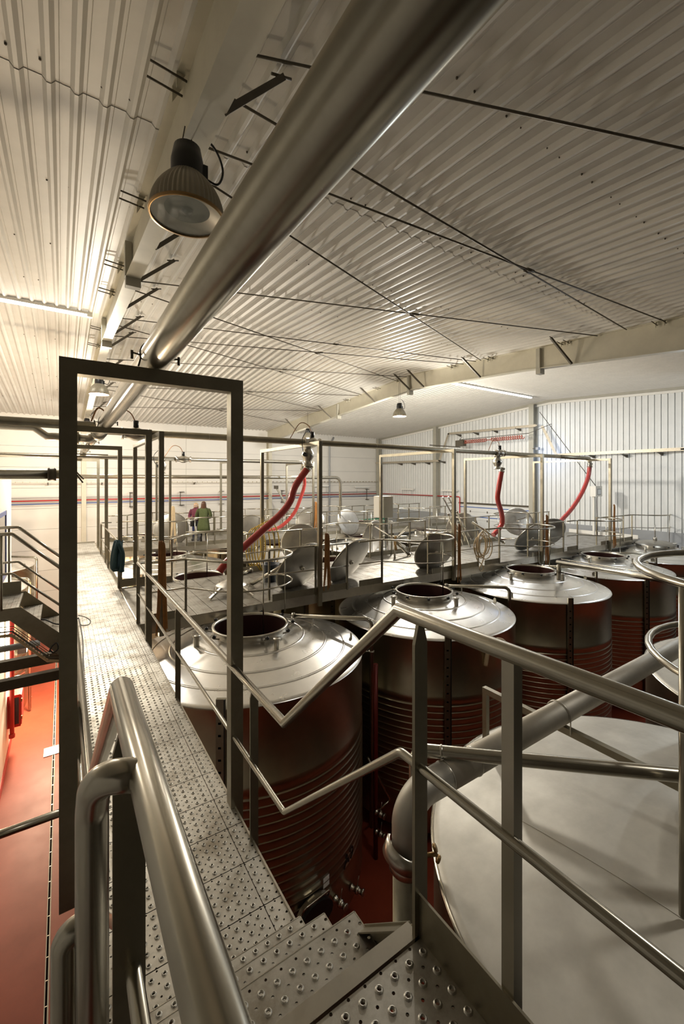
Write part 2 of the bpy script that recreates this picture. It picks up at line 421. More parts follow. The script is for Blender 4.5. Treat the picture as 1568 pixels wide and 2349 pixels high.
# --- slot drain in the floor
dr = T('floor_drain', (-0.18, 12, FLOOR), 'long narrow slot drain with pale edges set in the red floor', 'drain')
dr.part('slot', MB().box(-0.195, -0.170, 0, 24, FLOOR, FLOOR + 0.003), 'black_void')
dr.part('edge_strip', MB().box(-0.208, -0.195, 0, 24, FLOOR, FLOOR + 0.006), 'concrete')
dr.part('edge_strip', MB().box(-0.170, -0.152, 0, 24, FLOOR, FLOOR + 0.006), 'concrete')
s = MB()
for i in range(60): s.box(-0.195, -0.170, 2 + 0.36 * i, 2.012 + 0.36 * i, FLOOR + 0.003, FLOOR + 0.005)
dr.part('bridge_bars', s, 'steel', kind='stuff')
pl = link('grate', MB().box(0, 0.42, 0, 0.42, 0, 0.012).mesh('grate', (0, 0, 0), 'tread_plate'), V((-0.40, 13.4, FLOOR + 0.006)) - dr.loc, dr.o)
# --- rafters
def rafter(x, label, side, braces, stubs):
    r = T('rafter_beam', (x, 12.8, zc(YN) - 1.2), label, 'beam')
    def depth(y):
        if y < 8: return 0.68 + (8 - y) * 0.036
        if y > 17.6: return 0.68 + (y - 17.6) * 0.020
        return 0.68
    ys = [YN, 0, 2, 4, 6, 8, 10, RIDGE_Y, 15, 17.6, 20, 22.5, 25, YF]
    s = MB(); n = len(ys)
    b = s.add([(x - .012, y, zc(y) - 0.03) for y in ys] + [(x - .012, y, zc(y) - depth(y)) for y in ys] + [(x + .012, y, zc(y) - 0.03) for y in ys] + [(x + .012, y, zc(y) - depth(y)) for y in ys])
    for i in range(n - 1):
        s.face([b + i, b + i + 1, b + n + i + 1, b + n + i]); s.face([b + 3 * n + i, b + 3 * n + i + 1, b + 2 * n + i + 1, b + 2 * n + i])
    r.part('web', s, 'rafter_paint')
    for nm, f0, f1 in (('top_flange', lambda y: zc(y) - 0.046, lambda y: zc(y) - 0.062), ('bottom_flange', lambda y: zc(y) - depth(y) + 0.018, lambda y: zc(y) - depth(y))):
        s = MB(); b = s.add([(x + e, y, f(y)) for f in (f0, f1) for e in (-.11, .11) for y in ys])
        for i in range(n - 1):
            a = lambda q: b + q * n + i
            s.face([a(0), a(0) + 1, a(1) + 1, a(1)]); s.face([a(2), a(3), a(3) + 1, a(2) + 1]); s.face([a(0), a(2), a(2) + 1, a(0) + 1]); s.face([a(1), a(1) + 1, a(3) + 1, a(3)])
        r.part(nm, s, 'rafter_paint')
    for y in braces:
        z = zc(y) - depth(y) + 0.01; y2 = y + 0.25
        br = r.part('fly_brace', MB().beam((x + side * 0.10, y, z), (x + side * 0.72, y2, zc(y2) - 0.06), 0.055, 0.055), 'dark_steel')
        r.part('brace_bolt', MB().cyl((x + side * 0.60, y2 - .02, zc(y2) - 0.10), (x + side * 0.80, y2 - .02, zc(y2) - 0.05), 0.014, 6), 'dark_steel', br)
    for y in stubs:
        sd = side if side < 0 else -1
        s = MB().box(x + sd * 0.125, x + sd * 0.02, y - .06, y + .06, zc(y) - depth(y) - 0.0, zc(y) - 0.10)
        r.part('stiffener', s, 'column_paint')
        r.part('stub_end', MB().box(x - .115, x + .115, y - .07, y + .07, zc(y) - depth(y) - 0.16, zc(y) - depth(y)), 'column_paint')
    for y in (4.2, 6.5, 9.0, 10.6, 13.6, 15.0, 17.4):
        for dy in (-.09, .09):
            r.part('clip_bolt', MB().cyl((x - 0.34, y + dy, zc(y) - 0.09), (x - 0.02, y + dy, zc(y) - 0.12), 0.012, 6), 'dark_steel')
            r.part('clip_plate', MB().prism([(x - .115, y + dy, zc(y) - 0.06), (x - .03, y + dy, zc(y) - .06), (x - .115, y + dy, zc(y) - .22)], (0, .012, 0)), 'rafter_paint')
    return r
rafter(1.0, 'cream steel roof beam over the walkway with the bell lamp below it', 1, (3.35, 6.4, 7.95, 9.6, 11.9, 13.3, 16.0, 19.0, 22.6), (7.9, 12.9, 17.7))
rafter(12.0, 'cream steel roof beam spanning beyond the row of hose portals', -1, (3.2, 6.3, 9.4, 12.1, 12.9, 15.2, 19.0, 22.9), (7.3, 13.0, 18.4))
# --- wall columns
def column(name, x, y, w_, d_, z1, m, label, group=None):
    t = T(name, (x, y, FLOOR), label, 'column', group)
    if d_ > w_:
        t.part('web', MB().box(x - .01, x + .01, y - d_ / 2, y + d_ / 2, FLOOR, z1), m)
        for q in (-1, 1): t.part('flange', MB().box(x - w_ / 2, x + w_ / 2, y + q * d_ / 2 - .012, y + q * d_ / 2 + .012, FLOOR, z1), m)
    else:
        t.part('web', MB().box(x - w_ / 2, x + w_ / 2, y - .01, y + .01, FLOOR, z1), m)
        for q in (-1, 1): t.part('flange', MB().box(x + q * w_ / 2 - .012, x + q * w_ / 2 + .012, y - d_ / 2, y + d_ / 2, FLOOR, z1), m)
for y, lb in ((20.9, 'painted steel column on the ribbed wall, flanking the grey cabinet'), (13.65, 'painted steel column on the ribbed wall beside the sectional door'), (6.2, 'painted steel column on the ribbed wall beside the touch-screen box')):
    column('wall_column', XG - 0.22, y, 0.40, 0.28, zc(y) - 0.15, 'column_paint', lb)
column('corner_column', XG - 0.25, YF - 0.2, 0.3, 0.3, zc(YF) - 0.1, 'column_paint', 'painted steel column in the corner where smooth and ribbed walls meet')
column('eave_column', 12.0, YF - 0.25, 0.22, 0.45, zc(YF) - 0.5, 'rafter_paint', 'cream column under the long roof beam at the smooth wall')
column('eave_column', 1.0, YF - 0.25, 0.22, 0.45, zc(YF) - 0.5, 'rafter_paint', 'cream column at the smooth wall in line with the walkway')
solo('rain_pipe', MB().sweep(fillet([(17.4, YF - .12, 3.3), (17.0, YF - .12, 2.6), (17.0, YF - .12, FLOOR)], 0.15), 0.07, 12), 'grey_paint', 'grey rain pipe running down the smooth white wall near the corner', 'pipe')
# --- tie rods under the ceiling between the two roof beams
def rod(p0, p1, r, label):
    t = T('tie_rod', p0, label, 'rod', 'roof tie rods')
    t.part('bar', MB().cyl(p0, p1, r, 8), 'dark_steel')
    m = V(p0).lerp(V(p1), 0.55); d = (V(p1) - V(p0)).normalized()
    t.part('turnbuckle', MB().cyl(m - d * .09, m + d * .09, r * 2.0, 8), 'dark_steel')
def ceil_hit(u, v, off=0.09):
    d = ray(u, v); A = RIDGE_Z - off
    t = (A - SLOPE * RIDGE_Y) / (d.z - SLOPE * d.y)
    if d.y * t > RIDGE_Y: t = (A + SLOPE * RIDGE_Y) / (d.z + SLOPE * d.y)
    return d * t
def rod_px(a, b, r=0.014):
    p, q = ceil_hit(*a), ceil_hit(*b); e = (q - p); 
    y0 = p.y + e.y / e.x * (1.08 - p.x); y1 = p.y + e.y / e.x * (11.92 - p.x)
    rod((1.08, y0, zc(y0) - 0.09), (11.92, y1, zc(y1) - 0.09), r, 'thin dark steel tie rod stretched under the ribbed ceiling')
for a, b in (((620, 135), (1300, 283)), ((555, 240), (1400, 735)), ((493, 345), (1500, 728)), ((495, 430), (1080, 812)), ((420, 657), (1400, 774)), ((395, 695), (920, 878)), ((440, 780), (1040, 833))):
    rod_px(a, b)
for y0, y1 in ((12.6, 9.6), (13.1, 16.3), (16.3, 13.1), (16.5, 20.0), (20.0, 16.5), (20.2, 24.0), (24.0, 20.2)):
    rod((1.08, y0, zc(y0) - 0.09), (11.92, y1, zc(y1) - 0.09), 0.014, 'thin dark steel tie rod stretched under the ribbed ceiling')

# ================================================================== WALKWAY, STAIR, PLATFORMS
def dimple_mesh(x0, x1, y0, y1, z, pitch=0.064):
    """raised collars round the punched holes, on the same grid as the perforated material"""
    s = MB(); i0 = math.ceil(x0 / pitch - 0.5 + 0.25); i1 = math.floor(x1 / pitch - 0.5 - 0.25)
    for i in range(i0, i1 + 1):
        for j in range(math.ceil(y0 / pitch - 0.5 + 0.25), math.floor(y1 / pitch - 0.5 - 0.25) + 1):
            s.lathe([(0.0150, z), (0.0112, z + 0.0045), (0.0082, z + 0.0052), (0.0072, z - 0.004)], ((i + .5) * pitch, (j + .5) * pitch, 0), 9)
    return s.mesh('dimples', (0, 0, 0), 'dimple_steel')
def plate(parent, root_loc, x0, x1, y0, y1, z, th, m, name, dim=None):
    key = (round(x1 - x0, 3), round(y1 - y0, 3), th, m)
    if key not in plate.cache: plate.cache[key] = MB().box(0, x1 - x0, 0, y1 - y0, -th, 0).mesh(name, (0, 0, 0), m)
    o = link(name, plate.cache[key], V((x0, y0, z)) - root_loc, parent)
    if dim:
        k2 = key + ('d',)
        if k2 not in plate.cache: plate.cache[k2] = dimple_mesh(0, x1 - x0, 0, y1 - y0, 0)
        d = link('dimples', plate.cache[k2], (0, 0, 0), o); d['kind'] = 'stuff'
    return o
plate.cache = {}
WX0, WX1 = 0.09, 1.12
wk = T('walkway', (0.6, 11, DECK - 0.2), 'long raised walkway of punched stainless planks above the red floor', 'walkway')
y = 1.70; k = 0
while y < 20.0:
    plate(wk.o, wk.loc, WX0, 1.006, y + .003, y + .332, DECK, 0.025, 'tread_plate' if k < 14 else 'deck_plate', 'plank', k < 14)
    plate(wk.o, wk.loc, 1.011, WX1, y + .003, y + .332, DECK - 0.001, 0.025, 'tread_plate' if k < 14 else 'deck_plate', 'edge_plank', k < 10)
    y += 0.335; k += 1
wk.part('edge_channel', MB().box(WX1, WX1 + .012, 1.7, 8.2, DECK - .2, DECK + .004).box(WX1, WX1 + .012, 11.2, 16.9, DECK - .2, DECK + .004), 'steel')
wk.part('edge_channel', MB().box(WX0 - .012, WX0, 1.7, 20.0, DECK - .2, DECK + .004), 'steel')
wk.part('end_channel', MB().box(WX0, WX1, 20.0, 20.012, DECK - .2, DECK + .06), 'steel')
for y in (3.2, 7.3, 11.3, 15.0, 18.6): wk.part('cross_beam', MB().box(WX0, WX1, y - .05, y + .05, DECK - .17, DECK - .03), 'steel_flat')
for y in (4.6, 9.7, 14.2, 18.6): wk.part('leg', MB().box(.55, .65, y - .05, y + .05, FLOOR, DECK - .03), 'steel_flat')
# beams that tie the walkway to the left wall
for yy, zz_, hh in ((8.75, -3.02, 0.17), (8.1, -3.08, 0.15)):
    solo('cross_beam', MB().box(-1.17, 0.1, yy - .06, yy + .06, zz_ - hh / 2, zz_ + hh / 2), 'dark_steel', 'dark steel beam bridging from the pale partition wall to the walkway', 'beam', 'beams under the side stair')
# --- stair and landing under the camera
st = T('stair', (0.6, 1.5, DECK), 'steep stainless stair of punched treads leading down to the walkway', 'stair')
SX0, SX1 = 0.13, 1.07
for (y0, y1, z) in ((1.70, 2.02, -2.345), (1.45, 1.77, -2.115), (1.17, 1.515, -1.89)):
    tr = plate(st.o, st.loc, SX0, SX1, y0, y1, z, 0.004, 'tread_plate', 'tread', True)
    l2 = link('nosing', MB().box(0, SX1 - SX0, y1 - y0 - .004, y1 - y0, -.045, 0.001).mesh('nosing', (0, 0, 0), 'steel'), (0, 0, 0), tr)
    l3 = link('tread_end', MB().box(SX1 - SX0 - .004, SX1 - SX0, 0, y1 - y0, -.045, 0.001).mesh('tread_end', (0, 0, 0), 'steel'), (0, 0, 0), tr)
st.part('stringer', MB().prism([(1.072, 1.18, -1.93), (1.072, 1.18, -1.72), (1.072, 1.36, -1.85), (1.072, 1.98, -2.44), (1.072, 2.05, -2.56), (1.072, 1.86, -2.56)], (0.01, 0, 0)), 'steel_flat')
st.part('stringer', MB().prism([(0.118, 1.18, -1.93), (0.118, 1.18, -1.72), (0.118, 1.36, -1.85), (0.118, 1.98, -2.44), (0.118, 2.05, -2.56), (0.118, 1.86, -2.56)], (0.01, 0, 0)), 'steel_flat')
ld = T('landing', (0.6, 0.0, -1.8), 'punched stainless landing plate at the head of the stair', 'landing')
plate(ld.o, ld.loc, 0.10, 1.05, 0.12, 1.086, -1.612, 0.004, 'tread_plate', 'tread', True)
plate(ld.o, ld.loc, 0.10, 1.05, -0.96, 0.115, -1.612, 0.004, 'tread_plate', 'tread')
ld.part('front_channel', MB().box(0.10, 1.05, 1.093, 1.150, -1.75, -1.607), 'steel')
ld.part('kick_plate', MB().box(1.05, 1.058, -1.0, 1.125, -1.75, -1.462), 'steel_flat')
ld.part('frame_channel', MB().box(0.09, 0.10, -1.0, 1.148, -1.75, -1.60), 'steel_flat')
ld.part('bracket', MB().beam((1.065, 1.14, -1.64), (1.072, 1.43, -1.91), 0.006, 0.05).beam((1.045, 1.14, -1.62), (1.052, 1.43, -1.89), 0.045, 0.005), 'steel_flat')
for x, y in ((0.15, -0.9), (1.0, -0.9), (0.15, 0.9)): ld.part('leg', MB().box(x - .04, x + .04, y - .04, y + .04, FLOOR, -1.62), 'steel_flat')

# --- railing on the tank side: landing, stair, walkway
TOPR, MIDR = 0.026, 0.0165
rr = T('walkway_railing', (1.1, 3, DECK), 'tubular stainless railing kinked along the stair beside the open tanks', 'railing')
rr.part('top_rail', MB().sweep([(1.06, -1.0, -.49), (1.06, 1.21, -.49), (1.11, 2.30, -1.455), (1.13, 8.28, -1.475), (1.40, 8.28, -1.475)], TOPR, 16), 'steel_tube')
rr.part('mid_rail', MB().sweep(fillet([(1.06, -1.0, -1.02), (1.06, 1.20, -1.02), (1.11, 2.30, -1.99), (1.13, 8.28, -2.01)], 0.05, 4), MIDR, 12), 'steel_tube')
def flat_post(x, y, z0, z1, wy=0.055, wx=0.012, face='y'):
    a = wx / 2; b = wy / 2
    if face == 'y': pts = [(x - a, y - b, z0), (x - a, y + b, z0), (x - a, y + b, z1 - .07), (x - a, y + b * .4, z1), (x - a, y - b * .4, z1), (x - a, y - b, z1 - .07)]; d = (wx, 0, 0)
    else: pts = [(x - b, y - a, z0), (x + b, y - a, z0), (x + b, y - a, z1 - .07), (x + b * .4, y - a, z1), (x - b * .4, y - a, z1), (x - b, y - a, z1 - .07)]; d = (0, wx, 0)
    return MB().prism(pts, d)
rr.part('post', flat_post(1.062, 1.10, -1.72, -.51, 0.06, 0.014, 'x'), 'steel_flat')
rr.part('post', MB().box(1.058, 1.098, .722, .762, -1.70, -.51), 'steel_tube')
for y, zt in ((2.84, -1.47), (5.2, -1.48), (8.3, -1.48)): rr.part('post', flat_post(1.135, y, DECK - .15, zt, 0.06, 0.014, 'x'), 'steel_flat')
lr = T('walkway_railing', (0.1, 3, DECK), 'tubular stainless railing over the red floor with a curved end loop', 'railing')
lr.part('top_rail', MB().sweep([(0.115, -.6, -.485), (0.115, 1.10, -.485), (0.112, 2.32, -1.46), (0.105, 20.0, -1.475)], TOPR, 18), 'steel_tube')
lr.part('mid_rail', MB().sweep(fillet([(0.125, -.6, -1.03), (0.125, 1.08, -1.03), (0.108, 2.30, -1.99), (0.10, 20.0, -2.01)], 0.05, 4), MIDR, 12), 'steel_tube')
lr.part('post', flat_post(0.118, 0.99, -1.70, -.50, 0.062, 0.012, 'x'), 'steel_flat')
for y in (3.6, 5.4, 7.9, 10.4, 12.9, 15.4, 17.9, 19.9): lr.part('post', flat_post(0.095, y, DECK - .15, -1.48, 0.05, 0.012, 'x'), 'steel_flat')
lr.part('end_loop', MB().sweep(fillet([(0.112, .765, -.487), (0.046, .80, -.487), (0.043, .835, -.56), (0.043, .835, -1.75)], [0.06, 0.07], 8), 0.0255, 18), 'steel_tube')
lr.part('lower_loop', MB().sweep(fillet([(0.05, .87, -.785), (0.004, .875, -.785), (0.002, .88, -1.75)], 0.035, 8), 0.021, 16), 'steel_tube')
# far part of the walkway: tank-side railing beyond the platform
fr = T('walkway_railing', (1.1, 13, DECK), 'short stainless railing beyond the first platform carrying a jacket', 'railing')
for z, r in ((-1.475, .022), (-2.01, .016)): fr.part('rail', MB().sweep([(1.45, 11.28, z), (1.13, 11.28, z), (1.13, 16.8, z), (1.45, 16.8, z)], r, 10), 'steel_tube')
for y in (11.3, 14.0, 16.8): fr.part('post', flat_post(1.13, y, DECK - .1, -1.48, 0.06, .014, 'x'), 'steel_flat')
fr.part('toe_board', MB().box(1.13, 1.14, 11.25, 16.9, DECK, DECK + .14).box(1.13, 2.0, 11.25, 11.26, DECK, DECK + .2), 'steel_flat')

# --- tank platforms across the hall
def platform(y0, y1, x0, x1, label, ly):
    p = T('platform', ((x0 + x1) / 2, (y0 + y1) / 2, DECK - .2), label, 'platform')
    x = x0
    while x < x1 - .1:
        plate(p.o, p.loc, x + .005, x + .328, y0, y1, DECK, 0.025, 'deck_plate', 'plank'); x += 0.333
    for yy in (y0 - .012, y1): p.part('edge_channel', MB().box(x0, x1, yy, yy + .012, DECK - .20, DECK + .005), 'steel')
    p.part('end_board', MB().box(x1, x1 + .012, y0, y1, DECK - .2, DECK + .16), 'white_paint')
    for i in range(6):
        xx = x0 + .4 + i * (x1 - x0 - .8) / 5
        p.part('cross_beam', MB().box(xx - .05, xx + .05, y0, y1, DECK - .16, DECK - .03), 'steel_flat')
        for yy in (ly,): p.part('leg', MB().box(xx - .05, xx + .05, yy - .05, yy + .05, FLOOR, DECK - .03), 'steel_flat')
    return p
platform(8.2, 11.2, 1.135, 20.9, 'wide punched-plate platform between the first two rows of tanks', 9.73)
platform(16.9, 19.9, 1.135, 20.9, 'punched-plate platform where two people stand', 19.0)

# --- hose portals
def portal(name, a, b, top, bottom, sec, label, group, cat='frame'):
    a, b = V(a), V(b); t = T(name, (a.x, a.y, bottom), label, cat, group)
    for p in (a, b): t.part('post', MB().box(p.x - sec / 2, p.x + sec / 2, p.y - sec / 2, p.y + sec / 2, bottom, top - sec), 'steel_flat')
    d = (b - a).normalized() * sec / 2
    t.part('crossbar', MB().beam(V((a.x, a.y, top - sec / 2)) - d, V((b.x, b.y, top - sec / 2)) + d, sec, sec), 'steel_flat')
    return t
portal('portal_frame', (0.033, 3.25, 0), (1.14, 3.25, 0), 0.785, -2.74, 0.098, 'tall square-tube portal over the walkway just past the stair', None)
portal('portal_frame', (0.033, 7.35, 0), (1.155, 7.35, 0), 0.81, -2.74, 0.09, 'square-tube portal over the walkway holding the pipe junction', None)
for y in (11.3, 15.0, 18.5):
    portal('portal_frame', (0.04, y, 0), (1.15, y, 0), 0.81, -2.74, 0.09, 'square-tube portal over the far stretch of walkway', 'far walkway portals')
for x, lb in ((1.49, 'stainless portal across the first platform hung with orange hose next to the walkway'), (4.8, 'stainless portal across the first platform with the thick red hose and valve'),
              (9.17, 'stainless portal across the first platform between the two hose drops'), (13.5, 'stainless portal across the first platform beside the S-shaped red hose'), (18.25, 'stainless portal across the first platform by the touch-screen box')):
    portal('hose_portal', (x, 8.14, 0), (x, 11.4, 0), 0.88, -2.80, 0.085, lb, None)
for x in (3.4, 6.2, 9.6): portal('hose_portal', (x, 16.85, 0), (x, 19.6, 0), 0.86, -2.7, 0.08, 'stainless portal across the platform where people stand', 'far platform portals')

# ================================================================== TANKS
def cone_pt(c, zr, R, rc, hc, ang, r): 
    f = (R - r) / (R - rc); return V((c[0] + r * math.cos(ang), c[1] + r * math.sin(ang), zr + hc * f))
def tank(cx, cy, zr, R, label, group=None, cone='tank_cone'):
    rc, hc = 0.66, 0.33; c = (cx, cy)
    t = T('wine_tank', (cx, cy, FLOOR), label, 'tank', group)
    z0 = FLOOR + 0.35
    pr = [(R - .5, z0 - .12), (R - .08, z0 - .05), (R, z0), (R, -6.28)]
    z = -6.25
    while z < -4.40:
        pr += [(R, z), (R + .003, z + .100), (R + .010, z + .106), (R + .011, z + .114), (R, z + .120)]; z += 0.125
    pr += [(R, z + .02), (R, z + .06), (R + .008, z + .07), (R + .008, z + .19), (R, z + .20), (R, zr - .05), (R + .012, zr - .03), (R + .012, zr - .008)]
    t.part('shell', MB().lathe(pr, (cx, cy, 0), 96), 'tank_side')
    t.part('cone', MB().lathe([(R + .012, zr - .012), (R + .002, zr + .004), (R - .06, zr + .022), (rc + .06, zr + hc - .012), (rc, zr + hc)], (cx, cy, 0), 96), cone)
    for r in (0.98, 1.38, 1.72):
        zz_ = zr + hc * (R - r) / (R - rc)
        t.part('ring', MB().lathe([(r - .03, zz_ + .002), (r - .018, zz_ + .018), (r + .012, zz_ + .014), (r + .026, zz_ - .006)], (cx, cy, 0), 80), cone)
    zl = zr + 0.46
    col = t.part('collar', MB().lathe([(rc, zr + hc - .01), (rc, zl - .03), (rc + .03, zl - .02), (rc + .03, zl), (rc - .012, zl), (rc - .012, zl - .05)], (cx, cy, 0), 64), 'steel')
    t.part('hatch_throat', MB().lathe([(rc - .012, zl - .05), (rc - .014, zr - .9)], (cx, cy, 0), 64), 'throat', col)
    t.part('wine_surface', MB().lathe([(0.001, zr - .55), (rc - .01, zr - .55)], (cx, cy, 0), 48), 'wine')
    for k in range(10):
        a = 0.3 + k * 2 * PI / 10; e = V((math.cos(a), math.sin(a), 0)); p = V((cx, cy, 0)) + e * (rc + .02)
        kb = t.part('clamp', MB().beam(p + V((0, 0, zl - .09)), p + e * .12 + V((0, 0, zl - .05)), .03, .022), 'steel', col)
        t.part('knob', MB().lathe([(.001, .0), (.034, .004), (.038, .03), (.02, .05), (.001, .052)], p + e * .10 + V((0, 0, zl - .05)), 9), 'black_plastic', col)
    for (dx, dy) in ((.10, -.92), (-.98, -.02)):
        r = math.hypot(dx, dy); zz_ = zr + hc * (R - r) / (R - rc)
        t.part('vent_stub', MB().lathe([(.045, zz_ - .02), (.045, zz_ + .16), (.062, zz_ + .165), (.062, zz_ + .19), (.001, zz_ + .19)], (cx + dx, cy + dy, 0), 16), 'steel')
    for a in (3.45, 5.9):
        p = cone_pt(c, zr, R, rc, hc, a, R - .16); e = V((math.cos(a), math.sin(a), 0)); q = e.cross(V((0, 0, 1)))
        t.part('lifting_lug', MB().prism([p - q * .06 - V((0, 0, .02)), p + q * .06 - V((0, 0, .02)), p + q * .06 + V((0, 0, .07)), p + q * .03 + V((0, 0, .11)), p - q * .03 + V((0, 0, .11)), p - q * .06 + V((0, 0, .07))], e * .015), 'steel_flat')
    # vent pipe from the collar, over the rim and down the side
    zp = zr + .38
    vp = t.part('vent_pipe', MB().sweep(fillet([(cx + .98, cy + .2, zp), (cx + 2.16, cy - .84, zp), (cx + 2.16, cy - .84, FLOOR + .4)], .13, 8), .043, 14), 'steel_tube')
    t.part('pipe_union', MB().cyl((cx + .96, cy + .22, zp), (cx + 1.0, cy + .18, zp), .06, 14), 'steel', vp)
    t.part('pipe_union', MB().cyl((cx + 2.16, cy - .84, zp - .62), (cx + 2.16, cy - .84, zp - .66), .056, 14), 'steel', vp)
    t.part('pipe_stay', MB().cyl((cx + 1.28, cy - .06, zp), (cx + 1.28, cy - .06, zp - .30), .014, 8), 'steel', vp)
    t.part('pipe_stay', MB().cyl((cx + 2.16, cy - .84, zp - .64), (cx + 1.90, cy - .66, zp - .64), .012, 8), 'steel', vp)
    # slotted level gauge
    a = math.radians(238); e = V((math.cos(a), math.sin(a), 0)); q = V((-e.y, e.x, 0)); b = V((cx, cy, 0)) + e * (R + .05)
    g = t.part('level_gauge', MB().beam(b + V((0, 0, FLOOR + .6)), b + V((0, 0, zr + .16)), .13, .05, e), 'steel_flat')
    s = MB(); z = FLOOR + .8
    while z < zr: s.beam(b + e * .0255 + q * -.035 + V((0, 0, z)), b + e * .0255 + q * .005 + V((0, 0, z)), .004, .028, (0, 0, 1)); z += .165
    t.part('gauge_slots', s, 'black_void', g, kind='stuff')
    t.part('gauge_edge', MB().beam(b + q * .05 + e * .03 + V((0, 0, FLOOR + .6)), b + q * .05 + e * .03 + V((0, 0, zr + .16)), .012, .03, e), 'black_plastic', g)
    for k in range(4):
        a = .8 + k * PI / 2
        t.part('leg', MB().cyl((cx + (R - .3) * math.cos(a), cy + (R - .3) * math.sin(a), FLOOR), (cx + (R - .3) * math.cos(a), cy + (R - .3) * math.sin(a), z0), .07, 10), 'steel_flat')
    return t
TR = 2.05; TZ = -3.10; TY = 7.42; TXs = [2.9 + 4.4 * i for i in range(5)]
tA = tank(TXs[0], TY, TZ, TR, 'tall stainless wine tank marked A9 with open round hatch beside the walkway')
TL = ['open-topped stainless wine tank, second in the row from the walkway', 'open-topped stainless wine tank, third in the row from the walkway', 'open-topped stainless wine tank, fourth in the row from the walkway', 'stainless wine tank by the ribbed wall with its domed lid closed']
tanksA = [tA.o] + [dup(tA.o, (4.4 * i, 0, 0), TL[i - 1]) for i in range(1, 5)]
for r, (yy, lb, grp) in enumerate(((12.05, 'stainless wine tank just behind the first platform', 'tanks behind the first platform'), (16.32, 'stainless wine tank just before the platform with the two people', 'tanks before the second platform'), (22.6, 'stainless wine tank behind the platform with the two people', 'tanks behind the second platform'))):
    for i in range(4): dup(tA.o, (4.4 * i + 0.3, yy - TY, -0.02), lb, grp)
for i, yy in enumerate((17.2, 21.6)): dup(tA.o, (-1.6 - TXs[0] - 1.4, yy - TY, -.35), 'stainless wine tank left of the walkway beyond the partition wall', 'tanks left of the walkway')
# extras on the tank marked A9 (its near face)
def on_shell(u, v, R=TR + .004, c=(TXs[0], TY)):
    d = ray(u, v); a = d.x ** 2 + d.y ** 2; b = d.x * c[0] + d.y * c[1]; k = c[0] ** 2 + c[1] ** 2 - R * R
    t = (b - math.sqrt(max(0, b * b - a * k))) / a; return d * t
def text_mesh(txt, size, m, ext=0.003):
    cu = bpy.data.curves.new('txt', 'FONT'); cu.body = txt; cu.size = size; cu.extrude = ext; cu.align_x = 'CENTER'; cu.align_y = 'CENTER'
    o = bpy.data.objects.new('txt', cu); COL.objects.link(o); dg = bpy.context.evaluated_depsgraph_get()
    me = bpy.data.meshes.new_from_object(o.evaluated_get(dg)); bpy.data.objects.remove(o); me.materials.clear(); me.materials.append(MATS[m]); return me
p = on_shell(800, 1966, TR + .006); nrm = V((p.x - TXs[0], p.y - TY, 0)).normalized()
me = text_mesh('A9', 0.27, 'ink'); tx = V((-nrm.y, nrm.x, 0)); M3 = Matrix((tx, V((0, 0, 1)), nrm)).transposed()
o = link('lettering', me, p - tA.loc, tA.o); o.rotation_euler = M3.to_euler()
p = on_shell(748, 2022, TR + .004); nrm = V((p.x - TXs[0], p.y - TY, 0)).normalized(); tx = V((-nrm.y, nrm.x, 0))
tA.part('paper_label', MB().beam(p - tx * .06, p + tx * .06, .004, .15, (0, 0, 1)), 'sign_paper')
p = on_shell(718, 2085, TR + .01); nrm = V((p.x - TXs[0], p.y - TY, 0)).normalized(); tx = V((-nrm.y, nrm.x, 0))
mw = tA.part('manway', MB().prism([p + tx * (.30 * math.cos(a)) + V((0, 0, .22 * math.sin(a))) for a in [k * PI / 8 for k in range(16)]], nrm * .08), 'steel')
tA.part('manway_door', MB().prism([p + nrm * .08 + tx * (.27 * math.cos(a)) + V((0, 0, .19 * math.sin(a))) for a in [k * PI / 8 for k in range(16)]], nrm * .05), 'black_plastic', mw)
tA.part('manway_handle', MB().sweep(fillet([p + tx * -.25 + nrm * .1 + V((0, 0, .15)), p + tx * -.25 + nrm * .16 + V((0, 0, .28)), p + tx * .18 + nrm * .16 + V((0, 0, .30)), p + tx * .2 + nrm * .1 + V((0, 0, .16))], .04), .014, 8), 'steel', mw)
def valve(t, p, d, r=.05, L=.2):
    p, d = V(p), V(d).normalized()
    b = t.part('drain_valve', MB().lathe([(.001, 0), (r, 0), (r, .02), (r * .7, .03), (r * .7, L * .4), (r * 1.05, L * .42), (r * 1.05, L * .6), (r * .7, L * .62), (r * .7, L - .02), (r, L - .02), (r, L), (.001, L)], p, 14, axis=d), 'steel')
    t.part('valve_handle', MB().cyl(p + d * L * .5 + V((0, 0, r)), p + d * L * .5 + V((.03, 0, r + .16)), .008, 6), 'steel', b)
for (u, v) in ((805, 2035), (768, 2062)):
    p = on_shell(u, v); valve(tA, p, (p.x - TXs[0], p.y - TY, 0), .055, .22)
# dip tap and sample pipe between the first two tanks
sp = T('sample_pipe', (5.6, 6.9, FLOOR), 'steel riser pipe coloured with the red floor reflection, with two small taps between the first and second tank', 'pipe')
q = ray(861, 1700); px, py = q.x / q.y * 6.35, 6.35
sp.part('riser', MB().cyl((px, py, FLOOR), (px, py, -3.5), .045, 12), 'red_reflect_steel')
for v in (1860, 1905): z = ony(861, v, py).z; valve(sp, (px, py - .02, z), (.3, -1, 0), .055, .2)
sp.part('branch', MB().sweep(fillet([ony(843, 1738, py), ony(895, 1835, py), ony(868, 1858, py)], .06), .022, 10), 'steel_tube')
sp.part('branch', MB().sweep(fillet([ony(905, 1845, py + .2), ony(920, 1858, py + .2), ony(918, 1905, py + .2)], .05), .022, 10), 'steel_tube')
sp.part('outlet', MB().sweep(fillet([ony(845, 1995, py), ony(880, 2028, py), ony(900, 2020, py), ony(905, 1960, py)], .08), .03, 10), 'steel_tube')
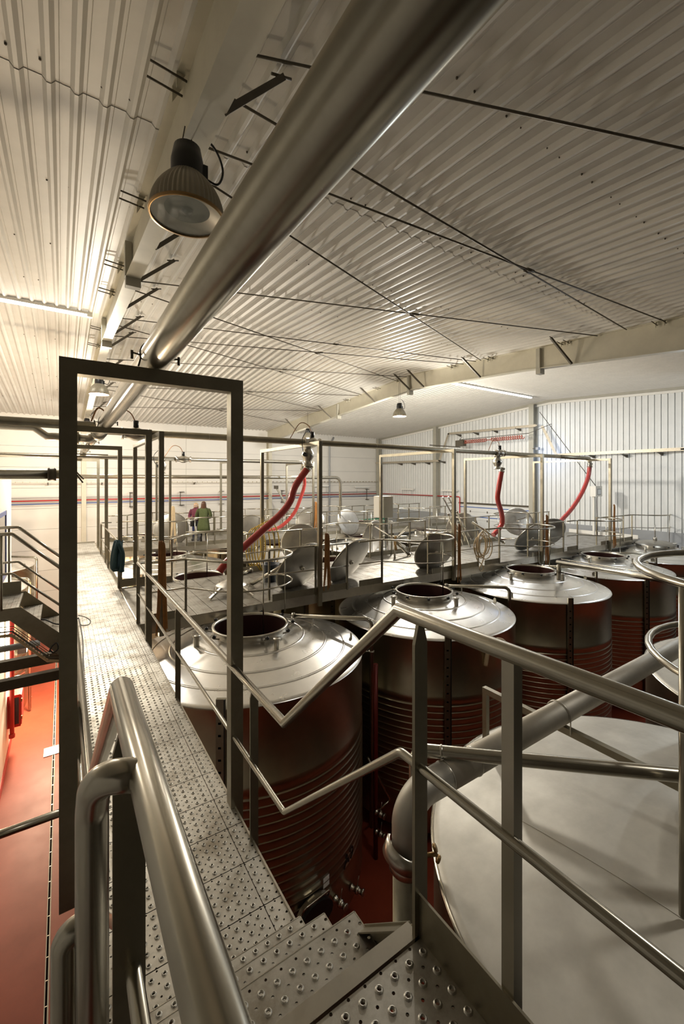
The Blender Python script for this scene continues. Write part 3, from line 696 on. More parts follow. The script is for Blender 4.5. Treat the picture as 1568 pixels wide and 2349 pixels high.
# red main valves: closed lid on the last tank of the row
lt = T('tank_lid', (TXs[4], TY, TZ + .46), 'domed stainless lid clamped shut on the tank by the ribbed wall', 'lid')
lt.part('dome', MB().lathe([(.69, TZ + .462), (.66, TZ + .50), (.45, TZ + .58), (.12, TZ + .62), (.001, TZ + .62)], (TXs[4], TY, 0), 40), 'lid_steel')
lt.part('breather', MB().cyl((TXs[4], TY, TZ + .62), (TXs[4], TY, TZ + .74), .07, 12).cyl((TXs[4], TY, TZ + .7), (TXs[4], TY, TZ + 1.25), .02, 8), 'steel')

# --- satin tanks on the near side
def satin_tank(cx, cy, zr, R, label):
    t = T('satin_tank', (cx, cy, FLOOR), label, 'tank'); h = .30
    t.part('shell', MB().lathe([(R - .1, FLOOR + .3), (R, FLOOR + .36), (R, zr - .06), (R + .012, zr - .04), (R + .012, zr - .01)], (cx, cy, 0), 120), 'tank_side')
    t.part('cone', MB().lathe([(R + .012, zr - .012), (R + .004, zr + .006), (R - .05, zr + .018), (.25, zr + h)], (cx, cy, 0), 120), 'tank_satin')
    t.part('rim_bead', MB().lathe([(R + .013, zr - .02), (R + .026, zr - .012), (R + .024, zr + .002), (R + .004, zr + .008)], (cx, cy, 0), 120), 'steel_tube')
    t.part('collar', MB().lathe([(.25, zr + h - .01), (.25, zr + h + .05), (.27, zr + h + .06), (.27, zr + h + .08), (.001, zr + h + .10)], (cx, cy, 0), 48), 'steel')
    for k in range(4):
        a = .8 + k * PI / 2
        t.part('leg', MB().cyl((cx + (R - .3) * math.cos(a), cy + (R - .3) * math.sin(a), FLOOR), (cx + (R - .3) * math.cos(a), cy + (R - .3) * math.sin(a), FLOOR + .34), .07, 10), 'steel_flat')
    def zt(x, y): r = math.hypot(x - cx, y - cy); return zr + .018 + (h - .018) * (R - .05 - r) / (R - .30)
    p0, p1 = onz(1180, 1886, -2.77), onz(1600, 2140, -2.66); pts = []
    for k in range(13):
        q = p0.lerp(p1, k / 12); pts.append((q.x, q.y, zt(q.x, q.y) + .0005))
    if cx < 5: t.part('weld_seam', MB().sweep(pts, .004, 6), 'tank_satin')
    return t
nt_ = satin_tank(3.97, 1.0, -2.84, TR, 'satin stainless tank top beside the landing with the big pipe above it')
satin_tank(8.45, 0.9, -2.80, 2.15, 'satin stainless tank at the end of the big pipe, behind the ring guard')
# big diagonal pipe and its elbow
PY, PZ = 2.10, -2.11; bx = 1.91
bp = T('transfer_pipe', (bx, PY, FLOOR), 'thick satin pipe bending over the near tank with a clamped elbow', 'pipe')
bp.part('run', MB().cyl((bx + .36, PY, PZ), (9.0, PY, PZ), .098, 28), 'tank_satin')
bp.part('elbow', MB().sweep(fillet([(bx + .37, PY, PZ), (bx, PY, PZ), (bx, PY, PZ - .37)], .33, 14), .100, 28), 'tank_satin')
bp.part('weld_bead', MB().lathe([(.099, -.006), (.104, 0), (.099, .006)], (bx + .36, PY, PZ), 28, axis=(1, 0, 0)), 'steel')
bp.part('weld_bead', MB().lathe([(.099, -.006), (.104, 0), (.099, .006)], (bx + .66, PY, PZ), 28, axis=(1, 0, 0)), 'steel')
bp.part('down_pipe', MB().cyl((bx, PY, PZ - .36), (bx, PY, FLOOR), .094, 24), 'steel_flat')
cl = bp.part('coupling', MB().lathe([(.1, -.07), (.118, -.06), (.122, -.02), (.122, .02), (.118, .06), (.1, .07)], (bx, PY, PZ - .40), 28), 'steel')
bp.part('wing_nut', MB().cyl((bx + .11, PY - .05, PZ - .40), (bx + .19, PY - .09, PZ - .40), .014, 8).lathe([(.001, 0), (.026, 0), (.026, .016), (.001, .016)], (bx + .17, PY - .08, PZ - .36), 10, axis=(.5, -.5, .4)).lathe([(.001, 0), (.026, 0), (.026, .016), (.001, .016)], (bx + .19, PY - .09, PZ - .43), 10, axis=(.5, -.5, -.4)), 'brass', cl)
bp.part('clamp_ring', MB().lathe([(.118, -.05), (.132, -.045), (.132, .045), (.118, .05)], (bx - .02, PY + .01, PZ - .36), 24, axis=(.35, -.2, 1), a0=2.2, a1=4.6), 'steel', cl)
sf = T('pipe_support', (3.78, 2.91, -2.82), 'square-tube frame standing on the satin tank and carrying the thick pipe', 'support')
sf.part('rail', MB().beam((3.78, 2.94, PZ - .135), (3.78, 1.0, PZ - .135), .055, .06), 'steel_flat')
sf.part('post', MB().box(3.755, 3.805, 2.89, 2.94, -2.82, PZ - .165), 'steel_flat')
sf.part('post', MB().box(3.755, 3.805, 1.0, 1.05, -2.60, PZ - .165), 'steel_flat')
sf.part('foot', MB().box(3.70, 3.86, 2.83, 3.0, -2.835, -2.815), 'steel_flat')
sf.part('u_bolt', MB().sweep([(3.74, PY + .11, PZ - .14)] + [(3.74, PY + .11 * math.cos(a), PZ + .11 * math.sin(a)) for a in [k * PI / 10 for k in range(11)]] + [(3.74, PY - .11, PZ - .14)], .006, 6), 'steel')
vt = T('overflow_pipe', (2.15, 2.33, FLOOR), 'slim stainless overflow pipe crossing above the thick pipe on the satin tank', 'pipe')
a0, a1 = V((2.17, 2.30, -1.985)), V((3.6, .72, -1.86))
vt.part('run', MB().sweep(fillet([(3.6, .72, -2.62), a1, a0, (2.17, 2.30, FLOOR)], .10, 10), .044, 18), 'steel_tube')
vt.part('union', MB().lathe([(.045, -.008), (.049, 0), (.045, .008)], a0.lerp(a1, .09), 18, axis=a1 - a0), 'steel')
# ring guard at the next landing
rg = T('ring_guard', (4.0, .45, -2.7), 'curved tubular ring guard around the hatch of the satin tank', 'railing')
for z, r, R_ in ((-.62, .027, 1.05), (-1.20, .024, 0.98)):
    rg.part('hoop', MB().sweep([(4.0 + R_ * math.cos(a), .45 + R_ * math.sin(a), z) for a in [-.6 + k * 4.6 / 30 for k in range(31)]], r, 14), 'steel_tube')
q = onz(1503, 1440, -1.16)
for a in (2.62, 1.0, 3.9): rg.part('post', MB().sweep(fillet([(4.0 + 1.05 * math.cos(a), .45 + 1.05 * math.sin(a), -.62), (4.0 + 1.05 * math.cos(a), .45 + 1.05 * math.sin(a), -2.6)], .1), .024, 12), 'steel_tube')
hp = T('header_pipe', (11.4, 6.4, -2.4), 'stainless header pipe reaching from the third tank toward the satin tanks', 'pipe')
hp.part('run', MB().cyl((11.42, 6.45, -2.27), (11.42, 0.4, -2.27), .07, 16), 'steel_tube')
hp.part('end_drop', MB().cyl((11.42, 6.40, -2.27), (11.42, 6.40, -2.75), .06, 14), 'steel_tube')
hp.part('end_drop', MB().cyl((11.42, .45, -2.27), (11.42, .45, FLOOR), .06, 14), 'steel_tube')
hp.part('side_line', MB().cyl((11.55, 6.4, -2.19), (11.55, 0.4, -2.19), .015, 8), 'steel_tube')

# ================================================================== PIPEWORK OVERHEAD
mp_ = T('main_pipe', (0.56, 3, 0.79), 'thick stainless pipe running overhead along the walkway on the portals', 'pipe')
mp_.part('run', MB().cyl((0.56, YN, 0.89), (0.56, 8.8, 0.89), .102, 32), 'steel_tube')
mp_.part('run', MB().cyl((0.56, 9.3, 0.89), (0.56, 19.5, 0.89), .085, 20), 'steel_tube')
mp_.part('end_flange', MB().lathe([(.001, 0), (.14, 0), (.14, .03), (.10, .04)], (.56, 8.78, .89), 28, axis=(0, 1, 0)), 'steel')
for y, r in ((3.25, .104), (7.35, .104), (11.3, .088), (15.0, .088)):
    u = mp_.part('u_clamp', MB().sweep([(.56 + r * math.cos(a), y, .89 + r * math.sin(a)) for a in [-.3 + k * (PI + .6) / 14 for k in range(15)]] + [(.56 - r - .01, y, .80)], .006, 6), 'dark_steel')
    for sgn in (-1, 1): mp_.part('clamp_bolt', MB().beam((.56 + sgn * .10, y, .88), (.56 + sgn * .16, y, .89), .014, .010).cyl((.56 + sgn * .155, y, .905), (.56 + sgn * .155, y, .845), .009, 6), 'dark_steel', u)
mp_.part('tee', MB().sweep(fillet([(.56, 8.8, .89), (.56, 9.05, .86), (.56, 9.32, .89)], .1), .125, 20), 'steel')
def ball_valve(t, p, d, r, L=.42, name='valve'):
    p, d = V(p), V(d).normalized()
    b = t.part(name, MB().lathe([(.001, 0), (r * 1.5, 0), (r * 1.5, .03), (r * 1.1, .04), (r * 1.2, L * .25), (r * 1.75, L * .42), (r * 1.75, L * .58), (r * 1.2, L * .75), (r * 1.1, L - .04), (r * 1.5, L - .03), (r * 1.5, L), (.001, L)], p, 20, axis=d), 'steel')
    m = p + d * L * .5
    up = V((0, 0, 1)) if abs(d.z) < .5 else V((-.7, -.7, 0))
    t.part('actuator', MB().cyl(m + up * r * 1.6, m + up * (r * 1.6 + .14), .05, 10), 'black_plastic', b)
    t.part('air_line', MB().sweep(spline([m + up * (r * 1.6 + .1), m + up * (r * 1.6 + .30) - d * .12, m + up * (r * 1.6 + .32) - d * .35, m + up * r - d * .6], 6), .010, 6), 'orange_hose' if abs(d.z) < .5 else 'black_plastic', b)
    return b
hd = T('hose_header', (5, 9.05, .8), 'long stainless pipe above the first platform feeding the red hoses', 'pipe')
hd.part('run', MB().cyl((.66, 9.05, .93), (16.3, 9.05, .93), .070, 20), 'steel_flat')
ball_valve(hd, (.95, 9.05, .90), (1, 0, 0), .075, .5)
for x in (5.0, 12.35): ball_valve(hd, (x - .1, 9.05, .93), (1, 0, 0), .075, .45)
for x in (2.6, 7.1, 9.8, 14.6): hd.part('weld_bead', MB().lathe([(.071, -.006), (.076, 0), (.071, .006)], (x, 9.05, .93), 20, axis=(1, 0, 0)), 'steel')
lp = T('branch_pipe', (-3, 7.7, .7), 'dark stainless pipe entering over the partition wall to the first pipe junction', 'pipe')
lp.part('run', MB().cyl((XL + .1, 7.62, .845), (.44, 7.62, .845), .068, 18), 'steel_flat')
lp.part('air_line', MB().sweep(spline([(.38, 7.62, .92), (.46, 7.55, 1.12), (.56, 7.5, 1.05), (.50, 7.6, .93)], 6), .012, 6), 'orange_hose')
cp = T('branch_pipe', (-3, 9.05, .7), 'stainless pipe with a cranked offset joining the overhead tee', 'pipe')
cp.part('run', MB().sweep([(XL + .1, 9.05, .92), (-.40, 9.05, .92), (-.22, 9.05, .78), (.14, 9.05, .78)], .066, 18), 'steel')
cp.part('flange', MB().lathe([(.001, 0), (.12, 0), (.12, .035), (.001, .035)], (.14, 9.05, .78), 22, axis=(1, 0, 0)).lathe([(.001, 0), (.12, 0), (.12, .035), (.001, .035)], (.22, 9.05, .78), 22, axis=(1, 0, 0)), 'steel_flat')
cp.part('elbow', MB().sweep(fillet([(.16, 9.05, .78), (.42, 9.05, .76), (.52, 9.05, .86)], .1), .075, 18), 'steel')
b3 = T('branch_pipe', (-3, 8.6, .0), 'thick dark stainless pipe low over the partition wall with a closing valve', 'pipe')
b3.part('run', MB().cyl((XL + .1, 8.6, .10), (-.10, 8.6, .10), .078, 20), 'steel_flat')
b3.part('flange', MB().lathe([(.001, 0), (.10, 0), (.115, .02), (.10, .04), (.10, .08), (.115, .10), (.10, .12), (.001, .12)], (-.20, 8.6, .10), 22, axis=(1, 0, 0)), 'dark_steel')
b3.part('valve', MB().lathe([(.08, 0), (.08, .12), (.12, .16), (.12, .26), (.07, .32), (.001, .32)], (-.10, 8.6, .10), 20, axis=(1, 0, 0)), 'steel_flat')
b3.part('valve_handle', MB().beam((.21, 8.52, .10), (.30, 8.5, -.04), .03, .02).beam((.21, 8.52, .14), (.31, 8.5, .02), .02, .02), 'dark_steel')
h2 = T('hose_header', (2, 15.0, .6), 'stainless pipe crossing behind the first platform to the farther red hose', 'pipe')
h2.part('run', MB().cyl((XL + .1, 15.0, .72), (8.02, 15.0, .72), .065, 16), 'steel_tube')
ball_valve(h2, (3.2, 15.0, .72), (1, 0, 0), .07, .5)
h2.part('drop', MB().sweep(fillet([(7.9, 15.0, .72), (8.05, 15.0, .70), (8.05, 15.0, .45)], .08), .06, 14), 'steel')
ball_valve(h2, (2.78, 15.0, .72), (0, 0, -1), .07, .5)
h3 = T('service_pipe', (4, 21, 0), 'stainless pipe along the back of the hall turning down at its end', 'pipe')
h3.part('run', MB().sweep(fillet([(XL + .1, 20.22, .16), (13.3, 20.22, .16), (13.3, 20.22, FLOOR)], .35, 8), .085, 16), 'steel_tube')
# pipes and tray on the smooth wall
for z, m, r, lb in ((-.92, 'grey_paint', .022, 'thin grey conduit along the smooth white wall above the red pipe'), (-1.08, 'red_paint', .035, 'red service pipe running along the smooth white wall'), (-1.25, 'blue_paint', .025, 'thin blue service pipe below the red pipe on the white wall')):
    solo('wall_pipe', MB().cyl((XL + .1, YF - .16, z), (XG - .5, YF - .16, z), r, 10), m, lb, 'pipe')
solo('wall_pipe', MB().sweep(fillet([(XG - .16, YF - .5, -1.08), (XG - .16, 18.9, -1.08), (XG - .16, 18.9, FLOOR)], .1), .035, 10), 'red_paint', 'red service pipe turning down on the ribbed wall beside the door', 'pipe')
for x in (-2.5, 3.3, 6.1, 8.6, 13.0, 16.0, 20.5):
    t = T('pipe_bracket', (x, YF, -1.5), 'small steel bracket holding the coloured pipes to the white wall', 'bracket', 'pipe brackets on the white wall')
    t.part('upright', MB().box(x - .02, x + .02, YF - .22, YF - .19, -1.55, -.70), 'dark_steel')
    t.part('arm', MB().box(x - .02, x + .25, YF - .22, YF - .02, -.73, -.70).box(x - .02, x + .25, YF - .22, YF - .02, -1.55, -1.52), 'dark_steel')
def cable_tray(path, label, brackets, up=(0, 0, 1), w_=.14):
    t = T('cable_tray', path[0], label, 'cable tray')
    s = MB()
    for a, b in zip(path, path[1:]): s.beam(a, b, w_, .012, up)
    t.part('bed', s, 'tray'); s = MB()
    for a, b in zip(path, path[1:]):
        a, b = V(a), V(b); n = int((b - a).length / .3)
        for i in range(n + 1): s.beam(a.lerp(b, i / max(n, 1)) - V((0, 0, .03)), a.lerp(b, i / max(n, 1)) + V((0, 0, .03)), w_ + .02, .02, (1, 0, 0))
    t.part('rungs', s, 'tray', kind='stuff')
    for p, d in brackets:
        p, d = V(p), V(d); t.part('arm', MB().prism([p, p + d, p + d * .15 - V((0, 0, .14)), p - V((0, 0, .14))], d.cross(V((0, 0, 1))).normalized() * .04), 'dark_steel')
    return t
cable_tray([(XL + .1, YF - .25, -.1), (12.0, YF - .25, -.1), (21.6, YF - .25, -.1)], 'perforated cable tray along the smooth white wall', [((x, YF, -.12), (0, -.4, 0)) for x in (-3.4, -.6, 1.9, 4.4, 7, 10, 14, 18)])
Q = lambda u, v: onx(u, v, XG - .5)
cable_tray([Q(862, 1062), Q(1007, 1057)], 'short low cable tray on the ribbed wall near the corner', [(Q(u, v) + V((.5, 0, 0)), (-.6, 0, 0)) for u, v in ((912, 1063), (942, 1062), (975, 1061), (1010, 1058))], (1, 0, 0))
cable_tray([Q(1007, 1057), Q(1028, 995), Q(1228, 976)], 'high cable tray climbing and crossing the ribbed wall by the sectional door', [(Q(u, v) + V((.5, 0, 0)), (-.6, 0, 0)) for u, v in ((1046, 996), (1086, 992), (1130, 987), (1183, 982))], (1, 0, 0))
cable_tray([Q(1243, 978), Q(1274, 1042)], 'steep dark cable tray dropping across the bluish part of the ribbed wall', [], (1, 0, 0))
cable_tray([Q(1274, 1044), Q(1566, 1030), Q(1900, 1008)], 'level cable tray crossing the ribbed wall above the touch-screen box', [(Q(u, v) + V((.5, 0, 0)), (-.62, 0, 0)) for u, v in ((1352, 1044), (1428, 1042), (1510, 1037))], (1, 0, 0))
solo('bracing_wire', MB().cyl(onx(1237, 945, XG - .012), onx(1368, 1118, XG - .012), .014, 6), 'dark_steel', 'thin diagonal bracing cable on the ribbed wall', 'cable')
# coiled red cable on a rail
ck = T('coil_cable', onx(1050, 1020, 20.6), 'coiled red cable strung along a thin rail on the ribbed wall', 'cable')
a, b = onx(1062, 1014, 20.6), onx(1200, 1002, 20.6)
n = 220; d = (b - a); pts = []
for i in range(n + 1):
    t_ = i / n; r = .10 * (1 if (t_ < .42 or t_ > .50) else .2); an = t_ * 2 * PI * 30
    pts.append(a + d * t_ + V((math.cos(an) * r, 0, math.sin(an) * r)))
ck.part('coil', MB().sweep(pts, .022, 5), 'coil_cable')
ck.part('rail', MB().cyl(a + V((0, .3, .16)), b + V((0, -.3, .16)), .02, 6).cyl(onx(985, 1021, 20.6), onx(1055, 1026, 20.6), .03, 6), 'dark_steel')
ck.part('trolley', MB().box(a.x - .15, a.x + .15, a.y - .1, a.y + .5, a.z - .25, a.z + .12), 'dark_steel')
ck.part('hanger', MB().cyl(a + V((0, .3, .16)), a + V((1.3, 1.2, .5)), .015, 6).cyl(b + V((0, -.3, .16)), b + V((1.3, -.8, .7)), .015, 6), 'dark_steel')

# ================================================================== GUARD RAILS WITH HATCH HOOPS
def guard(xc, ye, sgn, label, group=None):
    t = T('guard_rail', (xc, ye, DECK), label, 'railing', group)
    def hoop(z): return spline([(xc - 1.05, ye, z), (xc - .84, ye + sgn * .28, z), (xc - .50, ye + sgn * .72, z), (xc + .05, ye + sgn * .95, z), (xc + .60, ye + sgn * .82, z), (xc + .94, ye + sgn * .44, z), (xc + .96, ye + sgn * .05, z), (xc + .72, ye - sgn * .22, z)], 6)
    for z, r, nm in ((-1.475, .024, 'top_rail'), (-2.01, .016, 'mid_rail')):
        t.part(nm, MB().sweep([(xc - 1.75, ye, z)] + hoop(z), r, 12), 'steel_tube')
        t.part(nm, MB().cyl((xc + .66, ye - sgn * .1, z), (xc + 2.65, ye, z), r, 10), 'steel_tube')
    for dx, dy in ((-1.05, 0), (.70, -.16), (1.75, 0), (2.60, 0)):
        t.part('post', MB().box(xc + dx - .02, xc + dx + .02, ye + sgn * dy - .02, ye + sgn * dy + .02, DECK - .02, -1.47), 'steel_flat')
    t.part('hoop_rod', MB().cyl((xc + .10, ye + sgn * .945, -1.475), (xc + .10, ye + sgn * .945, TZ + .22), .014, 8), 'steel_tube')
    t.part('hoop_rod', MB().cyl((xc + .955, ye + sgn * .08, -1.475), (xc + .955, ye + sgn * .08, DECK - .22), .012, 8), 'steel_tube')
    t.part('toe_board', MB().box(xc + .70, xc + 2.62, ye - .005, ye + .005, DECK, DECK + .15), 'steel_flat')
    t.part('toe_board', MB().box(xc - 1.75, xc - 1.05, ye - .005, ye + .005, DECK, DECK + .15), 'steel_flat')
    return t
g0 = guard(TXs[0] + .08, 8.20, -1, 'stainless guard rail hooping out over the hatch of tank A9')
for i in range(1, 5): dup(g0.o, (4.4 * i + [0, .3, .55, .75, .8][i], 0, 0), ['stainless guard rail hooping out over the second tank hatch', 'stainless guard rail hooping out over the third tank hatch', 'stainless guard rail hooping out over the fourth tank hatch', 'stainless guard rail hooping out over the closed tank by the ribbed wall'][i - 1])
g1 = guard(TXs[0] + .45, 11.22, 1, 'stainless guard rail looping over the tanks behind the first platform', 'rails behind the first platform')
for i in range(1, 4): dup(g1.o, (4.4 * i, 0, 0))
g2 = guard(TXs[0] + .45, 16.9, -1, 'stainless guard rail on the near edge of the platform with people', 'near rails of the second platform')
for i in range(1, 4): dup(g2.o, (4.4 * i, 0, 0))
g3 = guard(TXs[0] + .45, 19.9, 1, 'stainless guard rail on the far edge of the platform with people', 'far rails of the second platform')
for i in range(1, 4): dup(g3.o, (4.4 * i, 0, 0))

# ================================================================== LIDS
def lid(c, n, label, group=None, r=.66):
    c, n = V(c), V(n).normalized(); lo = r * math.sqrt(max(0, 1 - n.z ** 2))
    t = T('tank_lid', (c.x, c.y, c.z - lo), label, 'lid', group)
    t.part('dish', MB().lathe([(.001, .046), (.25, .043), (.48, .030), (r - .08, .010), (r - .03, 0), (r, -.006), (r, -.03), (r - .03, -.035), (.4, -.005), (.001, .01)], c, 48, axis=n), 'lid_steel')
    t.part('boss', MB().lathe([(.05, .03), (.05, .085), (.035, .09), (.03, .06), (.001, .06)], c, 16, axis=n), 'steel')
    t.part('rim', MB().lathe([(r - .01, -.01), (r + .012, -.008), (r + .012, -.026), (r - .01, -.028)], c, 48, axis=n), 'steel_tube')
    return t
LEAN = (.20, -.83, -.48)
lid((4.66, 8.76, -2.03), LEAN, 'round stainless lid leaning by the post with the thick red hose')
lid((6.02, 8.72, -2.03), (.26, -.80, -.50), 'round stainless lid leaning behind the toe board, with an orange hose across it')
lid((6.6, 12.4, -2.10), (-.42, -.88, -.14), 'round stainless lid standing behind the platform with a scribble near its top')
lid((9.5, 12.3, -2.12), (.30, -.85, -.20), 'shiny round stainless lid standing by the steel tripod')
lid((8.93, 8.62, -2.04), (-.15, -.84, -.42), 'round stainless lid standing in the ring over the second hatch')
lid((13.85, 8.75, -2.02), (-.10, -.70, -.55), 'round stainless lid leaning left of the portal post, next to the white hose coil', None)
lid((15.25, 8.95, -1.98), (-.35, -.70, -.50), 'dark-looking round lid leaning right of the portal post by the last hatches')
lid((13.9, 11.9, -2.0), (-.5, -.75, -.2), 'round lid leaning under the S-shaped red hose')
for c, n in (((3.75, 18.3, -2.0), (-.2, -.95, .2)), ((6.5, 16.5, -2.1), (-.2, -.9, .3)), ((10.0, 17.8, -1.98), (-.5, -.8, .3)), ((11.6, 16.9, -2.0), (.1, -.95, .3)), ((17.6, 11.8, -1.9), (-.6, -.7, .4))):
    lid(c, n, 'round stainless lid standing on edge far back among the railings', 'lids far back')

# ================================================================== HOSES
def hose(pts, r, m, label, cat='hose', corr=False, ends=True, group=None, name='hose'):
    P = spline(pts, 10); t = T(name, pts[-1], label, cat, group)
    if corr:
        out = []; rad = []; L = 0; D = []
        for a, b in zip(P, P[1:]): D.append((b - a).length); L += D[-1]
        n = int(L / .022); i = 0; acc = 0
        for k in range(n + 1):
            s = L * k / n
            while i < len(D) - 1 and acc + D[i] < s: acc += D[i]; i += 1
            out.append(P[i].lerp(P[i + 1], min(1, (s - acc) / D[i]))); rad.append(r * (1.03 if k % 2 else .96))
        t.part('tube', MB().sweep(out, rad, 16), m)
    else: t.part('tube', MB().sweep(P, r, 14), m)
    if ends:
        d = (P[1] - P[0]).normalized()
        t.part('coupling', MB().lathe([(.001, -.10), (r * 1.25, -.10), (r * 1.25, -.06), (r * 1.08, -.05), (r * 1.08, 0), (r * 1.18, .01), (r * 1.18, .04), (r, .05)], P[0], 16, axis=d), 'steel')
    return t
hv = T('hose_valve', (5.0, 9.05, .1), 'bulbous stainless valve hanging above the thick red hose', 'valve')
ball_valve(hv, (5.0, 9.05, .86), (0, 0, -1), .085, .48, 'body')
hv.part('flange', MB().lathe([(.001, 0), (.13, 0), (.13, .03), (.001, .03)], (5.0, 9.05, .35), 22), 'steel')
hose([(5.0, 9.05, .30), ony(677, 1115, 9.05), ony(666, 1148, 9.0), ony(645, 1178, 8.95), ony(605, 1214, 8.85), ony(560, 1254, 8.75), ony(520, 1290, 8.7), ony(503, 1312, 8.7)], .083, 'red_hose', 'thick red ribbed hose drooping from the bulbous valve to the first platform', corr=True)
hose([(8.05, 15.0, .40), ony(698, 1110, 15.0), ony(688, 1145, 14.9), ony(672, 1180, 14.8), ony(640, 1210, 14.7), ony(600, 1220, 14.6)], .07, 'red_hose', 'red hose farther back hooking down behind the thick red one')
hv = T('hose_valve', (12.35, 9.05, .1), 'bulbous stainless valve hanging above the S-shaped red hose', 'valve')
ball_valve(hv, (12.35, 9.05, .86), (0, 0, -1), .085, .48, 'body')
x0 = ony(1150, 1080, 9.05)
hose([x0, ony(1144, 1115, 9.05), ony(1141, 1145, 9.1), ony(1150, 1178, 9.2), ony(1150, 1203, 9.3), ony(1131, 1227, 9.3)], .083, 'red_hose', 'S-shaped red hose dropping to the platform before the sectional door')
hv = T('hose_valve', (17.3, 9.05, .3), 'short stainless outlet at the end of the pipe above the last red hose', 'valve')
q = ony(1352, 1050, 9.05)
hv.part('elbow', MB().sweep(fillet([(16.2, 9.05, .93), (q.x, 9.05, .92), (q.x, 9.05, .55)], .15), .075, 16), 'steel_flat')
hv.part('flange', MB().lathe([(.001, 0), (.11, 0), (.11, .03), (.001, .03)], (q.x, 9.05, .55), 18), 'steel')
hose([ony(1352, 1068, 9.05), ony(1348, 1095, 9.05), ony(1334, 1130, 9.05), ony(1312, 1165, 9.05), ony(1290, 1190, 9.0), ony(1275, 1205, 8.95)], .083, 'red_hose', 'long red hose sweeping left from the end of the overhead pipe')
# hoses draped on portal posts
def drape(x, y, top, low, m, label, n=3, r=.013, dx=.07):
    t = T('draped_hose', (x, y, low), label, 'hose'); n = min(n, 3); dx *= .7; r *= .85
    for k in range(n):
        o = (k - n / 2) * .022
        t.part('strand', MB().sweep(spline([(x - dx - .02 + o, y - .07 + o * .3, low + .12 * k), (x - dx * .6 + o, y - .07, (top + low) / 2), (x - .02 + o, y - .08, top - .05), (x + o, y - .06, top), (x + .03 + o, y - .08, top - .08), (x + dx + o, y - .07, (top + low) / 2), (x + dx * 1.3 + o, y - .07 - .02 * k, low + .05 * k)], 7), r, 8), m)
    return t
drape(1.49, 8.12, -1.12, -2.75, 'orange_hose', 'orange hoses draped over the portal post beside the walkway', 4, .016)
drape(4.93, 8.10, -1.20, -2.45, 'orange_hose', 'orange hose hooked on the portal post between the two leaning lids', 3, .017, .06)
drape(9.27, 8.10, -1.25, -2.85, 'orange_hose', 'orange hose hanging on the portal post near the second hatch', 2, .017, .05)
drape(13.6, 8.10, -1.2, -2.85, 'orange_hose', 'orange hose hanging on the portal post by the third hatch', 3, .017, .06)
drape(18.35, 8.10, -1.0, -2.7, 'orange_hose', 'orange hose hanging on the portal post by the touch-screen box', 3, .016, .06)
drape(3.5, 16.85, -1.0, -2.4, 'beige_hose', 'tan hoses draped on the portal near the person in green', 4, .018, .08)
drape(9.7, 16.85, -1.0, -2.3, 'orange_hose', 'tan hose draped on the portal of the far platform', 3, .018, .06)
t = T('hose_coil', (4.8, 11.4, -2.5), 'yellow hose looped on the far post of the thick-hose portal', 'hose')
for k in range(5):
    c = V((4.7 + .10 * (k - 2), 11.3, -1.9)); w_ = .22 + .03 * k; h_ = .55 + .05 * k
    t.part('loop', MB().sweep([c + V((w_ * math.cos(a), -.03 * k, h_ * math.sin(a))) for a in [j * 2 * PI / 24 for j in range(24)]], .016, 6, closed=True), 'yellow_hose')
cc = onz(1098, 1252, -1.92); cc = ony(1098, 1245, 8.08)
t = T('hose_coil', (cc.x, cc.y, cc.z - .6), 'white hose coiled and hung on the guard rail', 'hose')
for k in range(6):
    c = cc + V((random.uniform(-.06, .06), -.05 - .03 * k, random.uniform(-.12, .02))); w_ = random.uniform(.20, .30); h_ = random.uniform(.30, .44)
    t.part('loop', MB().sweep([c + V((w_ * math.cos(a) , 0, h_ * math.sin(a))) for a in [j * 2 * PI / 28 for j in range(28)]], .016, 6, closed=True), 'beige_hose')
t.part('tail', MB().sweep(spline([cc + V((-.26, -.06, -.1)), cc + V((-.18, -.07, -.45)), cc + V((.02, -.08, -.62)), cc + V((.10, -.08, -.75)), cc + V((.0, -.08, -.82)), cc + V((-.08, -.08, -.72)), cc + V((.06, -.08, -.55)), cc + V((.22, -.07, -.2))], 6), .016, 6), 'beige_hose')
q = on_shell(1130, 1488, TR + .1, (TXs[1], TY))
t = T('hose_coil', q, 'white ribbed hose hung over the side of the second tank', 'hose')
t.part('loop', MB().sweep(spline([q + V((-.1, .1, -.35)), q + V((-.06, .05, .0)), q + V((.06, -.02, .16)), q + V((.22, -.08, .12)), q + V((.34, -.1, -.1)), q + V((.36, -.1, -.5))], 8), .04, 10), 'beige_hose')

# ================================================================== THINGS ON THE PLATFORMS
def deck(u, v): return onz(u, v, DECK)
bk = ony(620, 1310, 9.9); b = V((bk.x, 9.9, DECK))
t = T('bucket', b, 'black-blue plastic bucket standing on the first platform', 'bucket')
t.part('body', MB().lathe([(.001, DECK + .005), (.16, DECK + .005), (.21, DECK + .42), (.225, DECK + .42), (.225, DECK + .45), (.20, DECK + .45), (.15, DECK + .02), (.001, DECK + .02)], (b.x, b.y, 0), 28), 'bucket_blue')
t.part('handle', MB().sweep([b + V((.22 * math.cos(a), -.05, .42 + .16 * math.sin(a))) for a in [k * PI / 12 for k in range(13)]], .006, 6), 'steel')
